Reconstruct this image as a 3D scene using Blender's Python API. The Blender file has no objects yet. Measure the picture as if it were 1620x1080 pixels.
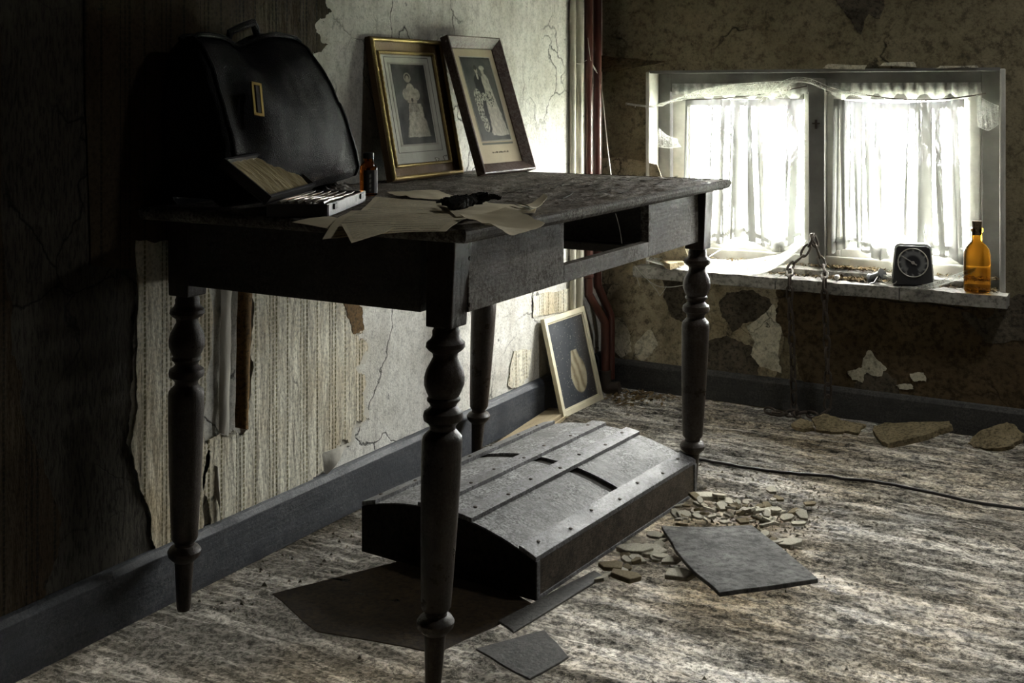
import bpy, bmesh, math, random
from math import sin, cos, pi, sqrt, radians
from mathutils import Vector, Matrix, noise
rng = random.Random(7)
SC = bpy.context.scene
COL = SC.collection

# ------------------------------------------------------------------ camera
F_PX, H_PX, YAW, CAM = 1860.0, 145.0, radians(29.9), Vector((1.775, 0.0, 1.02))
cam_data = bpy.data.cameras.new('camera')
cam = bpy.data.objects.new('camera', cam_data); COL.objects.link(cam)
cam_data.sensor_width = 36.0
cam_data.lens = F_PX / 1620 * 36.0
cam_data.shift_y = -(540 - H_PX) / 1620
cam_data.clip_start = 0.05
cam.location = CAM
cam.rotation_euler = (pi / 2, 0, YAW)
SC.camera = cam

# ------------------------------------------------------------------ world, light, exposure
world = bpy.data.worlds.new('overcast_sky'); SC.world = world
world.use_nodes = True
bg = world.node_tree.nodes['Background']
bg.inputs[0].default_value = (1.0, 0.99, 0.96, 1)
bg.inputs[1].default_value = 30.0
portal_d = bpy.data.lights.new('window_portal', 'AREA')
portal_d.shape = 'RECTANGLE'; portal_d.size = 1.14; portal_d.size_y = 0.68
portal_d.cycles.is_portal = True
portal = bpy.data.objects.new('window_portal', portal_d); COL.objects.link(portal)
portal.location = (0.738, 3.90, 0.76); portal.rotation_euler = (-pi / 2, 0, 0)
SKX0, SKX1, SKY0, SKY1 = 2.08, 2.34, 2.74, 3.04        # ceiling opening added out of view to brighten table top and papers
sky_d = bpy.data.lights.new('added_roof_light_portal', 'AREA')
sky_d.shape = 'RECTANGLE'; sky_d.size = SKX1 - SKX0; sky_d.size_y = SKY1 - SKY0
sky_d.cycles.is_portal = True
sky_o = bpy.data.objects.new('added_roof_light_portal', sky_d); COL.objects.link(sky_o)
sky_o.location = ((SKX0 + SKX1) / 2, (SKY0 + SKY1) / 2, 2.585)
vs = SC.view_settings
vs.view_transform = 'Standard'; vs.look = 'None'; vs.gamma = 1.0; vs.use_curve_mapping = False
vs.exposure = 2.42
SC.cycles.use_denoising = True
SC.cycles.max_bounces = 8; SC.cycles.diffuse_bounces = 4; SC.cycles.transparent_max_bounces = 24
SC.cycles.transmission_bounces = 8; SC.cycles.glossy_bounces = 3
SC.cycles.sample_clamp_indirect = 6.0
SC.cycles.caustics_reflective = False; SC.cycles.caustics_refractive = False

# ------------------------------------------------------------------ places measured in the photograph
DV = Vector((-sin(YAW), cos(YAW), 0)); RV = Vector((cos(YAW), sin(YAW), 0))
def ray(px, py): return DV + RV * ((px - 810) / F_PX) + Vector((0, 0, (H_PX - py) / F_PX))
def Pz(px, py, z=0.0): r = ray(px, py); return CAM + r * ((z - CAM.z) / r.z)
def Px(px, py, x=0.0): r = ray(px, py); return CAM + r * ((x - CAM.x) / r.x)
def Py(px, py, y=3.72): r = ray(px, py); return CAM + r * ((y - CAM.y) / r.y)

# ------------------------------------------------------------------ node materials
def rgba(c): return (c[0], c[1], c[2], 1.0)
class NT:
    def __init__(s, name):
        s.m = bpy.data.materials.new(name); s.m.use_nodes = True
        s.t = s.m.node_tree; s.n = s.t.nodes; s.l = s.t.links
        s.b = s.n['Principled BSDF']; s.out = s.n['Material Output']
        s.tc = s.n.new('ShaderNodeTexCoord')
    def link(s, a, b): s.l.new(a, b)
    def mapping(s, scale=(1, 1, 1), rot=(0, 0, 0), src=None, loc=(0, 0, 0)):
        m = s.n.new('ShaderNodeMapping'); m.inputs['Scale'].default_value = scale
        m.inputs['Rotation'].default_value = rot; m.inputs['Location'].default_value = loc
        s.link(src or s.tc.outputs['Object'], m.inputs[0]); return m.outputs[0]
    def noise(s, scale, detail=6, rough=.6, vec=None, dist=0.0):
        n = s.n.new('ShaderNodeTexNoise'); n.inputs['Scale'].default_value = scale
        n.inputs['Detail'].default_value = detail; n.inputs['Roughness'].default_value = rough
        n.inputs['Distortion'].default_value = dist
        s.link(vec or s.tc.outputs['Object'], n.inputs['Vector']); return n.outputs['Fac']
    def voro(s, scale, vec=None, feature='DISTANCE_TO_EDGE', rand=1.0):
        n = s.n.new('ShaderNodeTexVoronoi'); n.feature = feature; n.inputs['Scale'].default_value = scale
        n.inputs['Randomness'].default_value = rand
        s.link(vec or s.tc.outputs['Object'], n.inputs['Vector']); return n.outputs['Distance']
    def ramp(s, fac, stops, interp='LINEAR'):
        r = s.n.new('ShaderNodeValToRGB'); r.color_ramp.interpolation = interp
        e = r.color_ramp.elements
        while len(e) > len(stops): e.remove(e[-1])
        while len(e) < len(stops): e.new(1.0)
        for i, (p, c) in enumerate(stops):
            e[i].position = p; e[i].color = rgba(c) if not isinstance(c, (int, float)) else (c, c, c, 1)
        s.link(fac, r.inputs[0]); return r.outputs[0]
    def mix(s, fac, a, b, mode='MIX'):
        m = s.n.new('ShaderNodeMix'); m.data_type = 'RGBA'; m.blend_type = mode
        for sock, v in ((m.inputs[0], fac), (m.inputs[6], a), (m.inputs[7], b)):
            if hasattr(v, 'is_linked') or hasattr(v, 'links'): s.link(v, sock)
            else: sock.default_value = v if isinstance(v, (int, float)) else rgba(v)
        return m.outputs[2]
    def math(s, op, a, b=0.0):
        m = s.n.new('ShaderNodeMath'); m.operation = op
        for sock, v in ((m.inputs[0], a), (m.inputs[1], b)):
            if hasattr(v, 'links'): s.link(v, sock)
            else: sock.default_value = v
        return m.outputs[0]
    def bump(s, h, strength=.4, dist=.01, prev=None):
        b = s.n.new('ShaderNodeBump'); b.inputs['Strength'].default_value = strength
        b.inputs['Distance'].default_value = dist
        s.link(h, b.inputs['Height'])
        if prev: s.link(prev, b.inputs['Normal'])
        return b.outputs[0]
    def done(s, col, rough=.8, spec=.3, normal=None, metal=0.0):
        for k, v in (('Base Color', col), ('Roughness', rough), ('Specular IOR Level', spec), ('Metallic', metal)):
            if hasattr(v, 'links'): s.link(v, s.b.inputs[k])
            else: s.b.inputs[k].default_value = v if isinstance(v, (int, float)) else rgba(v)
        if normal: s.link(normal, s.b.inputs['Normal'])
        return s.m

def grunge(name, c0, c1, scale=6, fine=90, rough=.85, spec=.12, bump=.5, bdist=.004, stretch=(1, 1, 1), cracks=0, specks=.35, metal=0.0, mott=.75):
    t = NT(name)
    v = t.mapping(stretch)
    a = t.noise(scale, 8, .65, v)
    base = t.ramp(a, [(.3, c0), (.7, c1)])
    f = t.noise(fine, 6, .7, v)
    base = t.mix(mott, base, t.ramp(f, [(.40, .2), (.51, .85), (.6, 1.0)]), 'MULTIPLY')
    h = f
    if specks:
        sp = t.noise(fine * .35, 3, .5, t.mapping((1, 1, 1), (0.3, .2, .9)))
        base = t.mix(1.0, base, t.ramp(sp, [(.26, 1 - specks), (.34, 1.0)]), 'MULTIPLY')
    nrm = t.bump(h, bump, bdist)
    if cracks:
        dv = t.n.new('ShaderNodeVectorMath'); dv.operation = 'MULTIPLY_ADD'
        nn = t.n.new('ShaderNodeTexNoise'); nn.inputs['Scale'].default_value = 7; nn.inputs['Detail'].default_value = 5
        t.link(t.tc.outputs['Object'], nn.inputs['Vector'])
        t.link(nn.outputs['Color'], dv.inputs[0]); dv.inputs[1].default_value = (.22, .22, .22); t.link(t.tc.outputs['Object'], dv.inputs[2])
        cr = t.voro(cracks, dv.outputs[0])
        gate = t.noise(2.2, 3, .5)
        line = t.ramp(cr, [(0.0, .25), (.006, .45), (.018, 1.0)])
        line = t.mix(t.ramp(gate, [(.45, 1.0), (.55, 0.0)]), line, (1, 1, 1))
        base = t.mix(1.0, base, line, 'MULTIPLY')
        nrm = t.bump(line, .5, .004, nrm)
    return t.done(base, rough, spec, nrm, metal)

def plaster_mat(name, c0, c1, drip=.5, cracks=5.0, gm=.5):
    t = NT(name)
    a = t.noise(4.5, 10, .68)
    col = t.ramp(a, [(.3, c0), (.62, c1)])
    d = t.noise(6, 8, .7, t.mapping((1, 3.5, .28)))
    col = t.mix(drip, col, t.ramp(d, [(.3, (.22, .19, .14)), (.5, (.85, .83, .78)), (.7, (1, 1, 1))]), 'MULTIPLY')
    f = t.noise(140, 5, .7)
    col = t.mix(.5, col, t.ramp(f, [(.34, .35), (.52, 1.0)]), 'MULTIPLY')
    g2 = t.noise(38, 7, .75)
    col = t.mix(gm, col, t.ramp(g2, [(.36, .2), (.5, .9), (.6, 1.0)]), 'MULTIPLY')
    sp = t.noise(34, 4, .6, t.mapping((1, 1, .7), (.4, .1, 0)))
    col = t.mix(1.0, col, t.ramp(sp, [(.25, .15), (.31, 1.0)]), 'MULTIPLY')
    dv = t.n.new('ShaderNodeVectorMath'); dv.operation = 'MULTIPLY_ADD'
    nn = t.n.new('ShaderNodeTexNoise'); nn.inputs['Scale'].default_value = 6; nn.inputs['Detail'].default_value = 6
    t.link(t.tc.outputs['Object'], nn.inputs['Vector'])
    t.link(nn.outputs['Color'], dv.inputs[0]); dv.inputs[1].default_value = (.3, .3, .3); t.link(t.tc.outputs['Object'], dv.inputs[2])
    cr = t.voro(cracks, dv.outputs[0]); gate = t.noise(2.6, 3, .5)
    line = t.ramp(cr, [(0.0, .2), (.005, .4), (.014, 1.0)])
    line = t.mix(t.ramp(gate, [(.44, 1.0), (.56, 0.0)]), line, (1, 1, 1))
    col = t.mix(1.0, col, line, 'MULTIPLY')
    n = t.bump(a, .35, .02); n = t.bump(f, .35, .003, n); n = t.bump(line, .6, .004, n)
    return t.done(col, .88, .2, n)

def wallpaper_mat(name, pale, dark, stain, amount=.5, axis='Y'):
    t = NT(name)
    sep = t.n.new('ShaderNodeSeparateXYZ')
    wob = t.noise(3, 3, .5)
    t.link(t.tc.outputs['Object'], sep.inputs[0])
    y = t.math('ADD', sep.outputs[axis], t.math('MULTIPLY', wob, .003))
    fr = t.math('FRACT', t.math('MULTIPLY', y, 1 / .105))
    lines = t.ramp(fr, [(0.0, dark), (.02, dark), (.035, pale), (.10, pale), (.11, dark), (.135, dark), (.145, pale),
                        (.20, pale), (.21, dark), (.25, dark), (.26, pale), (.55, pale), (.565, dark), (.60, dark), (.615, pale), (.985, pale)][:16])
    zz = t.math('SINE', t.math('MULTIPLY', sep.outputs['Z'], 620.0))
    dots = t.ramp(zz, [(.25, 0.0), (.6, 1.0)])
    nz = t.noise(120, 4, .6)
    wash = t.mix(t.math('MULTIPLY', dots, .5), lines, pale)
    wash = t.mix(.55, wash, t.ramp(nz, [(.36, .3), (.54, 1.0)]), 'MULTIPLY')
    st = t.noise(3.2, 8, .65, t.mapping((1, 2.2, .8)))
    col = t.mix(t.math('MULTIPLY', t.ramp(st, [(.45, 0.0), (.68, 1.0)]), amount), wash, stain, 'MULTIPLY')
    sp = t.noise(26, 4, .6)
    col = t.mix(1.0, col, t.ramp(sp, [(.27, .25), (.33, 1.0)]), 'MULTIPLY')
    wav = t.noise(9, 5, .6, t.mapping((1, 2.4, .55)))
    n = t.bump(wav, .3, .03); n = t.bump(lines, .1, .001, n); n = t.bump(nz, .25, .002, n)
    return t.done(col, .82, .2, n)

def wood_mat(name, c0, c1, dust=(.3, .29, .27), dusty=.35, axis=1, rough=.6, spec=.4, fine=1.0, top_dust=0.0):
    t = NT(name)
    s = [9.0, 9.0, 9.0]; s[axis] = .9
    g = t.noise(5 * fine, 8, .7, t.mapping(tuple(s)))
    col = t.ramp(g, [(.3, c0), (.7, c1)])
    d = t.noise(14, 8, .72)
    f = t.noise(170, 5, .75)
    f2 = t.noise(60, 7, .8)
    df = t.math('MULTIPLY', t.ramp(d, [(.38, 0.15), (.6, 1.0)]), t.math('MAXIMUM', t.ramp(f, [(.46, 0.0), (.58, 1.0)]), t.ramp(f2, [(.50, 0.0), (.60, 1.0)])))
    amt = t.math('MULTIPLY', df, dusty)
    if top_dust:
        geo = t.n.new('ShaderNodeNewGeometry'); sp = t.n.new('ShaderNodeSeparateXYZ'); t.link(geo.outputs['Normal'], sp.inputs[0])
        amt = t.math('MAXIMUM', amt, t.math('MULTIPLY', t.ramp(sp.outputs['Z'], [(.55, 0.0), (.95, top_dust)]), t.ramp(f, [(.3, .35), (.6, 1.0)])))
    col = t.mix(amt, col, dust)
    n = t.bump(g, .4, .004); n = t.bump(f2, .45, .003, n); n = t.bump(f, .3, .002, n)
    r = t.ramp(d, [(.35, rough - .12), (.65, min(1, rough + .2))])
    return t.done(col, r, spec, n)

def plain(name, c, rough=.5, spec=.4, metal=0.0, bump=.2, scale=120, var=.25):
    t = NT(name)
    a = t.noise(scale, 5, .6); b = t.noise(9, 6, .6)
    col = t.mix(var, c, t.ramp(b, [(.3, .2), (.7, 1.0)]), 'MULTIPLY')
    return t.done(col, rough, spec, t.bump(a, bump, .002), metal)

def cloth_sheer(name, c, alpha, trans=.7, mottle=30):
    t = NT(name)
    tr = t.n.new('ShaderNodeBsdfTransparent'); tl = t.n.new('ShaderNodeBsdfTranslucent'); df = t.n.new('ShaderNodeBsdfDiffuse')
    col = t.mix(.35, c, t.ramp(t.noise(mottle, 6, .65), [(.35, .45), (.6, 1.0)]), 'MULTIPLY')
    t.link(col, tl.inputs[0]); t.link(col, df.inputs[0])
    m1 = t.n.new('ShaderNodeMixShader'); m1.inputs[0].default_value = trans
    t.link(df.outputs[0], m1.inputs[1]); t.link(tl.outputs[0], m1.inputs[2])
    m2 = t.n.new('ShaderNodeMixShader')
    t.link(t.ramp(t.noise(mottle * 3, 4, .6), [(.35, max(0, alpha - .12)), (.7, min(1, alpha + .12))]), m2.inputs[0])
    t.link(tr.outputs[0], m2.inputs[1]); t.link(m1.outputs[0], m2.inputs[2])
    t.link(m2.outputs[0], t.out.inputs[0]); return t.m

def curtain_mat(name, c):
    t = NT(name)
    at = t.n.new('ShaderNodeAttribute'); at.attribute_name = 'dens'
    tr = t.n.new('ShaderNodeBsdfTransparent'); tl = t.n.new('ShaderNodeBsdfTranslucent'); df = t.n.new('ShaderNodeBsdfDiffuse')
    weave = t.noise(220, 3, .6, t.mapping((1, 1, .6)))
    t.link(t.mix(.4, (.007, .007, .0065), t.ramp(weave, [(.3, .4), (.7, 1.0)]), 'MULTIPLY'), tl.inputs[0])
    df.inputs[0].default_value = rgba(c)
    m1 = t.n.new('ShaderNodeMixShader'); m1.inputs[0].default_value = .6
    t.link(df.outputs[0], m1.inputs[1]); t.link(tl.outputs[0], m1.inputs[2])
    m2 = t.n.new('ShaderNodeMixShader')
    t.link(t.math('ADD', at.outputs['Fac'], t.math('MULTIPLY', t.math('SUBTRACT', weave, .5), .006)), m2.inputs[0])
    t.link(tr.outputs[0], m2.inputs[1]); t.link(m1.outputs[0], m2.inputs[2])
    t.link(m2.outputs[0], t.out.inputs[0]); return t.m

def glass_pane_mat(name, tint=(.97, .98, .97), dirt=.07):
    t = NT(name)
    tr = t.n.new('ShaderNodeBsdfTransparent'); tr.inputs[0].default_value = rgba(tint)
    gl = t.n.new('ShaderNodeBsdfGlossy'); gl.inputs['Roughness'].default_value = .05
    df = t.n.new('ShaderNodeBsdfTranslucent'); df.inputs[0].default_value = (.7, .7, .66, 1)
    m1 = t.n.new('ShaderNodeMixShader'); m1.inputs[0].default_value = .06
    t.link(tr.outputs[0], m1.inputs[1]); t.link(gl.outputs[0], m1.inputs[2])
    m2 = t.n.new('ShaderNodeMixShader')
    t.link(t.math('MULTIPLY', t.ramp(t.noise(14, 8, .7), [(.4, 0.15), (.7, 1.0)]), dirt), m2.inputs[0])
    t.link(m1.outputs[0], m2.inputs[1]); t.link(df.outputs[0], m2.inputs[2])
    t.link(m2.outputs[0], t.out.inputs[0]); return t.m

def glass_mat(name, c, rough=.08):
    t = NT(name)
    t.done(c, rough, .5); t.b.inputs['Transmission Weight'].default_value = 1.0; t.b.inputs['IOR'].default_value = 1.3
    return t.m

def attr_mat(name, rough=.6, spec=.3, bump=.1, scale=200):
    t = NT(name)
    a = t.n.new('ShaderNodeAttribute'); a.attribute_name = 'Col'
    f = t.noise(scale, 5, .7)
    col = t.mix(.25, a.outputs['Color'], t.ramp(f, [(.3, .5), (.6, 1.0)]), 'MULTIPLY')
    return t.done(col, rough, spec, t.bump(f, bump, .001))

M = {}
M['plaster'] = plaster_mat('old_plaster', (.55, .53, .47), (.86, .85, .81), .38, 3.0, .38)
M['back_plaster'] = plaster_mat('yellowed_plaster', (.28, .23, .14), (.5, .44, .32), .65, 5.0, .85)
M['back_upper'] = plaster_mat('brown_distemper', (.15, .125, .072), (.26, .22, .14), .35, 2.2, .75)
M['dark_patch'] = grunge('bare_mortar', (.05, .04, .028), (.16, .135, .10), 9, 70, .95, .15, .8, .006)
M['brown_paint'] = grunge('brown_wall_paint', (.06, .04, .019), (.13, .09, .047), 5, 60, .85, .2, .6, .005, cracks=3)
M['light_flake'] = plaster_mat('pale_plaster', (.5, .46, .35), (.8, .76, .62), .6, 8.0, .8)
M['paper_pale'] = wallpaper_mat('striped_wallpaper', (.74, .70, .58), (.20, .18, .10), (.5, .36, .16), .6)
M['paper_brown_shade'] = wallpaper_mat('shaded_brown_wallpaper', (.055, .039, .02), (.02, .014, .007), (.5, .35, .2), .8)  # brown wallpaper, darkened beyond its own tone to imitate shade on the left
M['paper_back_shade'] = grunge('shade_backing_paper', (.045, .039, .03), (.095, .085, .068), 4, 80, .9, .15, .5, .004, (1, 2.5, .5), cracks=4)  # sheet laid over the left wall, its dark colour standing in for shade
M['amber_paper'] = grunge('browned_paper', (.10, .055, .015), (.20, .11, .03), 10, 120, .85, .2, .3, .003)
M['torn_edge'] = plain('torn_paper', (.60, .57, .50), .9, .1)
M['ceiling'] = grunge('smoked_ceiling', (.06, .05, .036), (.11, .09, .07), 5, 80)
M['room_dark'] = grunge('dark_wall', (.03, .024, .016), (.06, .048, .033), 5, 80)
M['base'] = wood_mat('blue_black_baseboard', (.017, .02, .028), (.042, .047, .06), (.2, .2, .2), .3, 1, .5, .4)
M['base_x'] = wood_mat('black_baseboard', (.018, .018, .018), (.045, .043, .04), (.2, .19, .17), .3, 0, .6, .35)
M['table'] = wood_mat('dark_table_wood', (.03, .023, .017), (.085, .066, .05), (.42, .40, .36), .7, 1, .6, .2)
M['table_top'] = wood_mat('peeling_table_top', (.035, .026, .019), (.13, .10, .075), (.5, .46, .4), .9, 1, .65, .2)
M['table_x'] = wood_mat('dark_table_wood_end', (.014, .011, .008), (.04, .031, .024), (.2, .19, .17), .25, 0, .5, .4)
M['leg'] = wood_mat('turned_leg_wood', (.014, .009, .006), (.04, .027, .019), (.25, .23, .2), .10, 2, .36, .22)
M['raw_wood'] = wood_mat('pale_raw_wood', (.22, .17, .10), (.40, .32, .2), (.4, .38, .33), .3, 1, .8, .2)
M['leather'] = None
M['sash'] = plain('grimy_white_paint', (.7, .69, .63), .6, .3, 0, .3, 60, .6)
M['frame_dark'] = plain('grey_frame_paint', (.20, .195, .18), .7, .3, 0, .3, 60, .6)
M['reveal'] = plain('white_reveal_plaster', (.66, .64, .58), .85, .2, 0, .4, 60, .5)
M['sill'] = grunge('stone_sill', (.15, .14, .12), (.42, .40, .36), 9, 60, .8, .3, .6, .004)
M['glass'] = glass_pane_mat('dusty_glass')
M['curtain'] = curtain_mat('sheer_curtain', (.6, .6, .57))
M['gauze'] = cloth_sheer('sheer_curtain', (.80, .80, .76), .50, .62, 26)
M['cobweb'] = cloth_sheer('cobweb_silk', (.9, .9, .86), .55, .4, 60)
M['webfilm'] = cloth_sheer('cobweb_film', (.85, .85, .8), .30, .4, 60)
M['pipe'] = plain('red_brown_pipe_paint', (.10, .032, .022), .35, .5, 0, .2, 60, .5)
M['cream_pipe'] = plain('cream_pipe_paint', (.60, .57, .47), .5, .4, 0, .3, 50, .5)
M['iron'] = plain('rusty_iron', (.075, .058, .045), .7, .4, .3, .5, 160, .5)
M['steel'] = plain('tarnished_steel', (.42, .40, .37), .38, .5, 1.0, .1, 100, .3)
M['brass'] = plain('old_brass', (.5, .36, .13), .35, .5, 1.0, .2, 120, .3)
M['gold'] = plain('gilt_moulding', (.66, .50, .20), .42, .5, .8, 1.0, 260, .7)
M['gilt_brown'] = plain('browned_gilt', (.16, .095, .035), .4, .5, .5, .6, 200, .5)
M['frame_wood'] = wood_mat('mahogany_frame', (.07, .04, .028), (.16, .10, .075), (.35, .31, .28), .5, 0, .45, .4)
M['cream_frame'] = plain('chipped_cream_frame', (.85, .78, .58), .55, .3, 0, .4, 60, .35)
M['mat_grey'] = plain('embossed_mount_card', (.72, .72, .63), .7, .3, 0, .8, 55, .25)
M['mat_tan'] = plain('tan_mount_card', (.66, .57, .40), .75, .2, 0, .2, 100, .25)
M['print'] = attr_mat('old_print')
M['board'] = plain('backing_board', (.1, .08, .06), .9, .1)
M['canvas'] = None
M['slate'] = grunge('slate_slab', (.05, .048, .045), (.20, .195, .185), 16, 46, .8, .10, .9, .005)
M['lid'] = wood_mat('dusty_trunk_cover', (.045, .044, .045), (.14, .135, .13), (.5, .5, .5), .9, 0, .65, .22)
M['strap'] = wood_mat('trunk_slat', (.055, .052, .052), (.13, .125, .128), (.42, .42, .44), .7, 1, .5, .3)
M['lid_dark'] = grunge('trunk_end_board', (.012, .01, .008), (.03, .024, .018), 8, 80)
M['debris'] = grunge('broken_plaster', (.42, .38, .28), (.78, .74, .62), 18, 100, .9, .2, .7, .004)
M['debris_y'] = grunge('ochre_plaster', (.19, .15, .08), (.38, .31, .19), 14, 120, .9, .2, .8, .005)
M['lino'] = grunge('dark_linoleum', (.03, .027, .023), (.085, .078, .07), 12, 110, .6, .4, .5, .003)
M['lino_brown'] = grunge('brown_linoleum', (.02, .012, .005), (.055, .034, .014), 12, 90, .7, .3, .5, .003)
M['tin'] = plain('worn_tin', (.22, .22, .22), .5, .5, .5, .5, 90, .5)
M['grit'] = grunge('floor_grit', (.06, .05, .035), (.42, .39, .32), 60, 200)
M['amber'] = glass_mat('amber_glass', (.85, .36, .03))
M['brown_glass'] = glass_mat('brown_glass', (.45, .13, .02))
M['cork'] = grunge('cork', (.10, .07, .04), (.24, .17, .1), 60, 160)
M['black'] = plain('black_bakelite', (.03, .03, .032), .4, .5)
M['clock_shell'] = plain('white_clock_shell', (.6, .6, .57), .5, .4, 0, .3, 60, .4)
M['dial'] = attr_mat('clock_dial', .5, .3)
M['plastic'] = cloth_sheer('clear_plastic', (.8, .8, .72), .35, .5, 12)
M['label'] = attr_mat('bottle_label', .7)
M['silk'] = None
M['paper'] = None
M['sprig'] = grunge('black_dried_petals', (.008, .007, .006), (.025, .022, .018), 60, 200, .8, .2)
M['wire'] = plain('pale_wire', (.6, .58, .52), .4, .5, .3)
M['cord'] = plain('black_cord', (.02, .018, .016), .6, .4)
M['leaf'] = grunge('dead_leaf', (.08, .055, .025), (.2, .145, .07), 30, 120)
M['bark'] = plain('wet_bark', (.13, .12, .10), .9, .2)
M['field'] = grunge('pale_misty_field', (.40, .44, .36), (.55, .58, .5), .4, 9)

def special():
    t = NT('black_grained_leather')
    v = t.voro(520, None, 'F1'); a = t.noise(7, 6, .6); f = t.noise(300, 4, .6)
    col = t.ramp(a, [(.35, (.004, .004, .005)), (.75, (.012, .0115, .012))])
    n = t.bump(v, .7, .0018); n = t.bump(a, .15, .012, n)
    M['leather'] = t.done(col, t.ramp(f, [(.3, .38), (.7, .58)]), .16, n)
    t = NT('woven_canvas')
    sx = t.n.new('ShaderNodeSeparateXYZ'); t.link(t.tc.outputs['Object'], sx.inputs[0])
    wv = t.math('MULTIPLY', t.noise(70, 4, .6, t.mapping((1, 1, 9))), t.noise(70, 4, .6, t.mapping((1, 9, 1))))
    col = t.ramp(t.noise(16, 8, .7), [(.3, (.05, .037, .026)), (.7, (.20, .16, .12))])
    col = t.mix(.85, col, t.ramp(wv, [(.17, .1), (.32, 1.0)]), 'MULTIPLY')
    M['canvas'] = t.done(col, .85, .25, t.bump(wv, .8, .003))
    t = NT('ivory_silk_lining')
    w = t.noise(5, 5, .6, t.mapping((3, 14, 3)))
    col = t.ramp(w, [(.3, (.16, .12, .05)), (.7, (.42, .35, .2))])
    M['silk'] = t.done(col, .4, .5, t.bump(w, .8, .01))
    for key, c, lines in (('paper', (.86, .77, .57), False), ('paper_written', (.86, .77, .57), True)):
        t = NT('foxed_' + key)
        col = t.mix(.4, c, t.ramp(t.noise(14, 6, .65), [(.3, (.45, .36, .22)), (.65, (1, 1, 1))]), 'MULTIPLY')
        if lines:
            uv = t.tc.outputs['UV']; s = t.n.new('ShaderNodeSeparateXYZ'); t.link(uv, s.inputs[0])
            fr = t.math('FRACT', t.math('MULTIPLY', s.outputs['Y'], 17.0))
            band = t.ramp(fr, [(.30, 0.0), (.36, 1.0), (.60, 1.0), (.66, 0.0)])
            scr = t.noise(60, 3, .6, t.mapping((3.2, 1.0, 1), src=uv))
            wd = t.ramp(t.noise(9, 2, .5, t.mapping((1.4, 3, 1), src=uv)), [(.34, 0.0), (.40, 1.0)])
            ink = t.math('MULTIPLY', t.math('MULTIPLY', band, t.ramp(scr, [(.40, 0.0), (.44, 1.0), (.56, 1.0), (.6, 0.0)])), wd)
            mg = t.ramp(s.outputs['X'], [(.06, 0.0), (.08, 1.0), (.92, 1.0), (.95, 0.0)])
            col = t.mix(t.math('MULTIPLY', ink, t.math('MULTIPLY', mg, .9)), col, (.07, .05, .03))
        M[key] = t.done(col, .85, .2, t.bump(t.noise(30, 6, .6), .25, .003))
    # worn floor: dark greasy linoleum under trodden plaster dust
    t = NT('trodden_dusty_floor')
    a = t.noise(2.6, 9, .7, t.mapping((.8, 1.7, 1)))
    f = t.noise(20, 9, .82, t.mapping((.8, 1.4, 1)))
    ff = t.noise(95, 6, .85)
    strk = t.noise(7, 7, .72, t.mapping((.35, 2.2, 1), (0, 0, .16)))
    pale = t.math('MULTIPLY', t.ramp(a, [(.36, 0.12), (.62, 1.0)]), t.ramp(f, [(.42, 0.0), (.56, 1.0)]))
    pale = t.math('MULTIPLY', pale, t.ramp(strk, [(.36, .25), (.56, 1.0)]))
    sx = t.n.new('ShaderNodeSeparateXYZ'); t.link(t.tc.outputs['Object'], sx.inputs[0])       # plaster dust, thinned to the near left to paint the shade in there
    dust_shade = t.math('ADD', t.math('ADD', t.math('MULTIPLY', sx.outputs['X'], .8), t.math('MULTIPLY', t.math('SUBTRACT', sx.outputs['Y'], 2.0), .5)), t.math('MULTIPLY', t.math('SUBTRACT', a, .5), .9))
    pale = t.math('MULTIPLY', pale, t.ramp(dust_shade, [(.16, .10), (.72, 1.0)]))
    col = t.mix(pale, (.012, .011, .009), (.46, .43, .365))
    col = t.mix(.9, col, t.ramp(ff, [(.43, .12), (.55, 1.0)]), 'MULTIPLY')
    tan = t.noise(1.6, 5, .6, t.mapping((1, 1, 1), loc=(5, 2, 0)))
    col = t.mix(t.ramp(tan, [(.45, 0.0), (.65, .6)]), col, t.mix(1.0, col, (.9, .72, .45), 'MULTIPLY'))
    wet = t.noise(2.0, 6, .6, t.mapping((1, 1.7, 1), loc=(3, 1, 0)))
    r = t.ramp(wet, [(.40, .34), (.58, .5)])
    n = t.bump(strk, .5, .02); n = t.bump(f, 1.0, .014, n); n = t.bump(ff, .8, .004, n)
    sp = t.math('MULTIPLY', t.ramp(strk, [(.50, .03), (.60, 1.0)]), t.ramp(ff, [(.46, .05), (.58, .75)]))
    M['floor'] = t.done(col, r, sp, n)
special()

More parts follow.
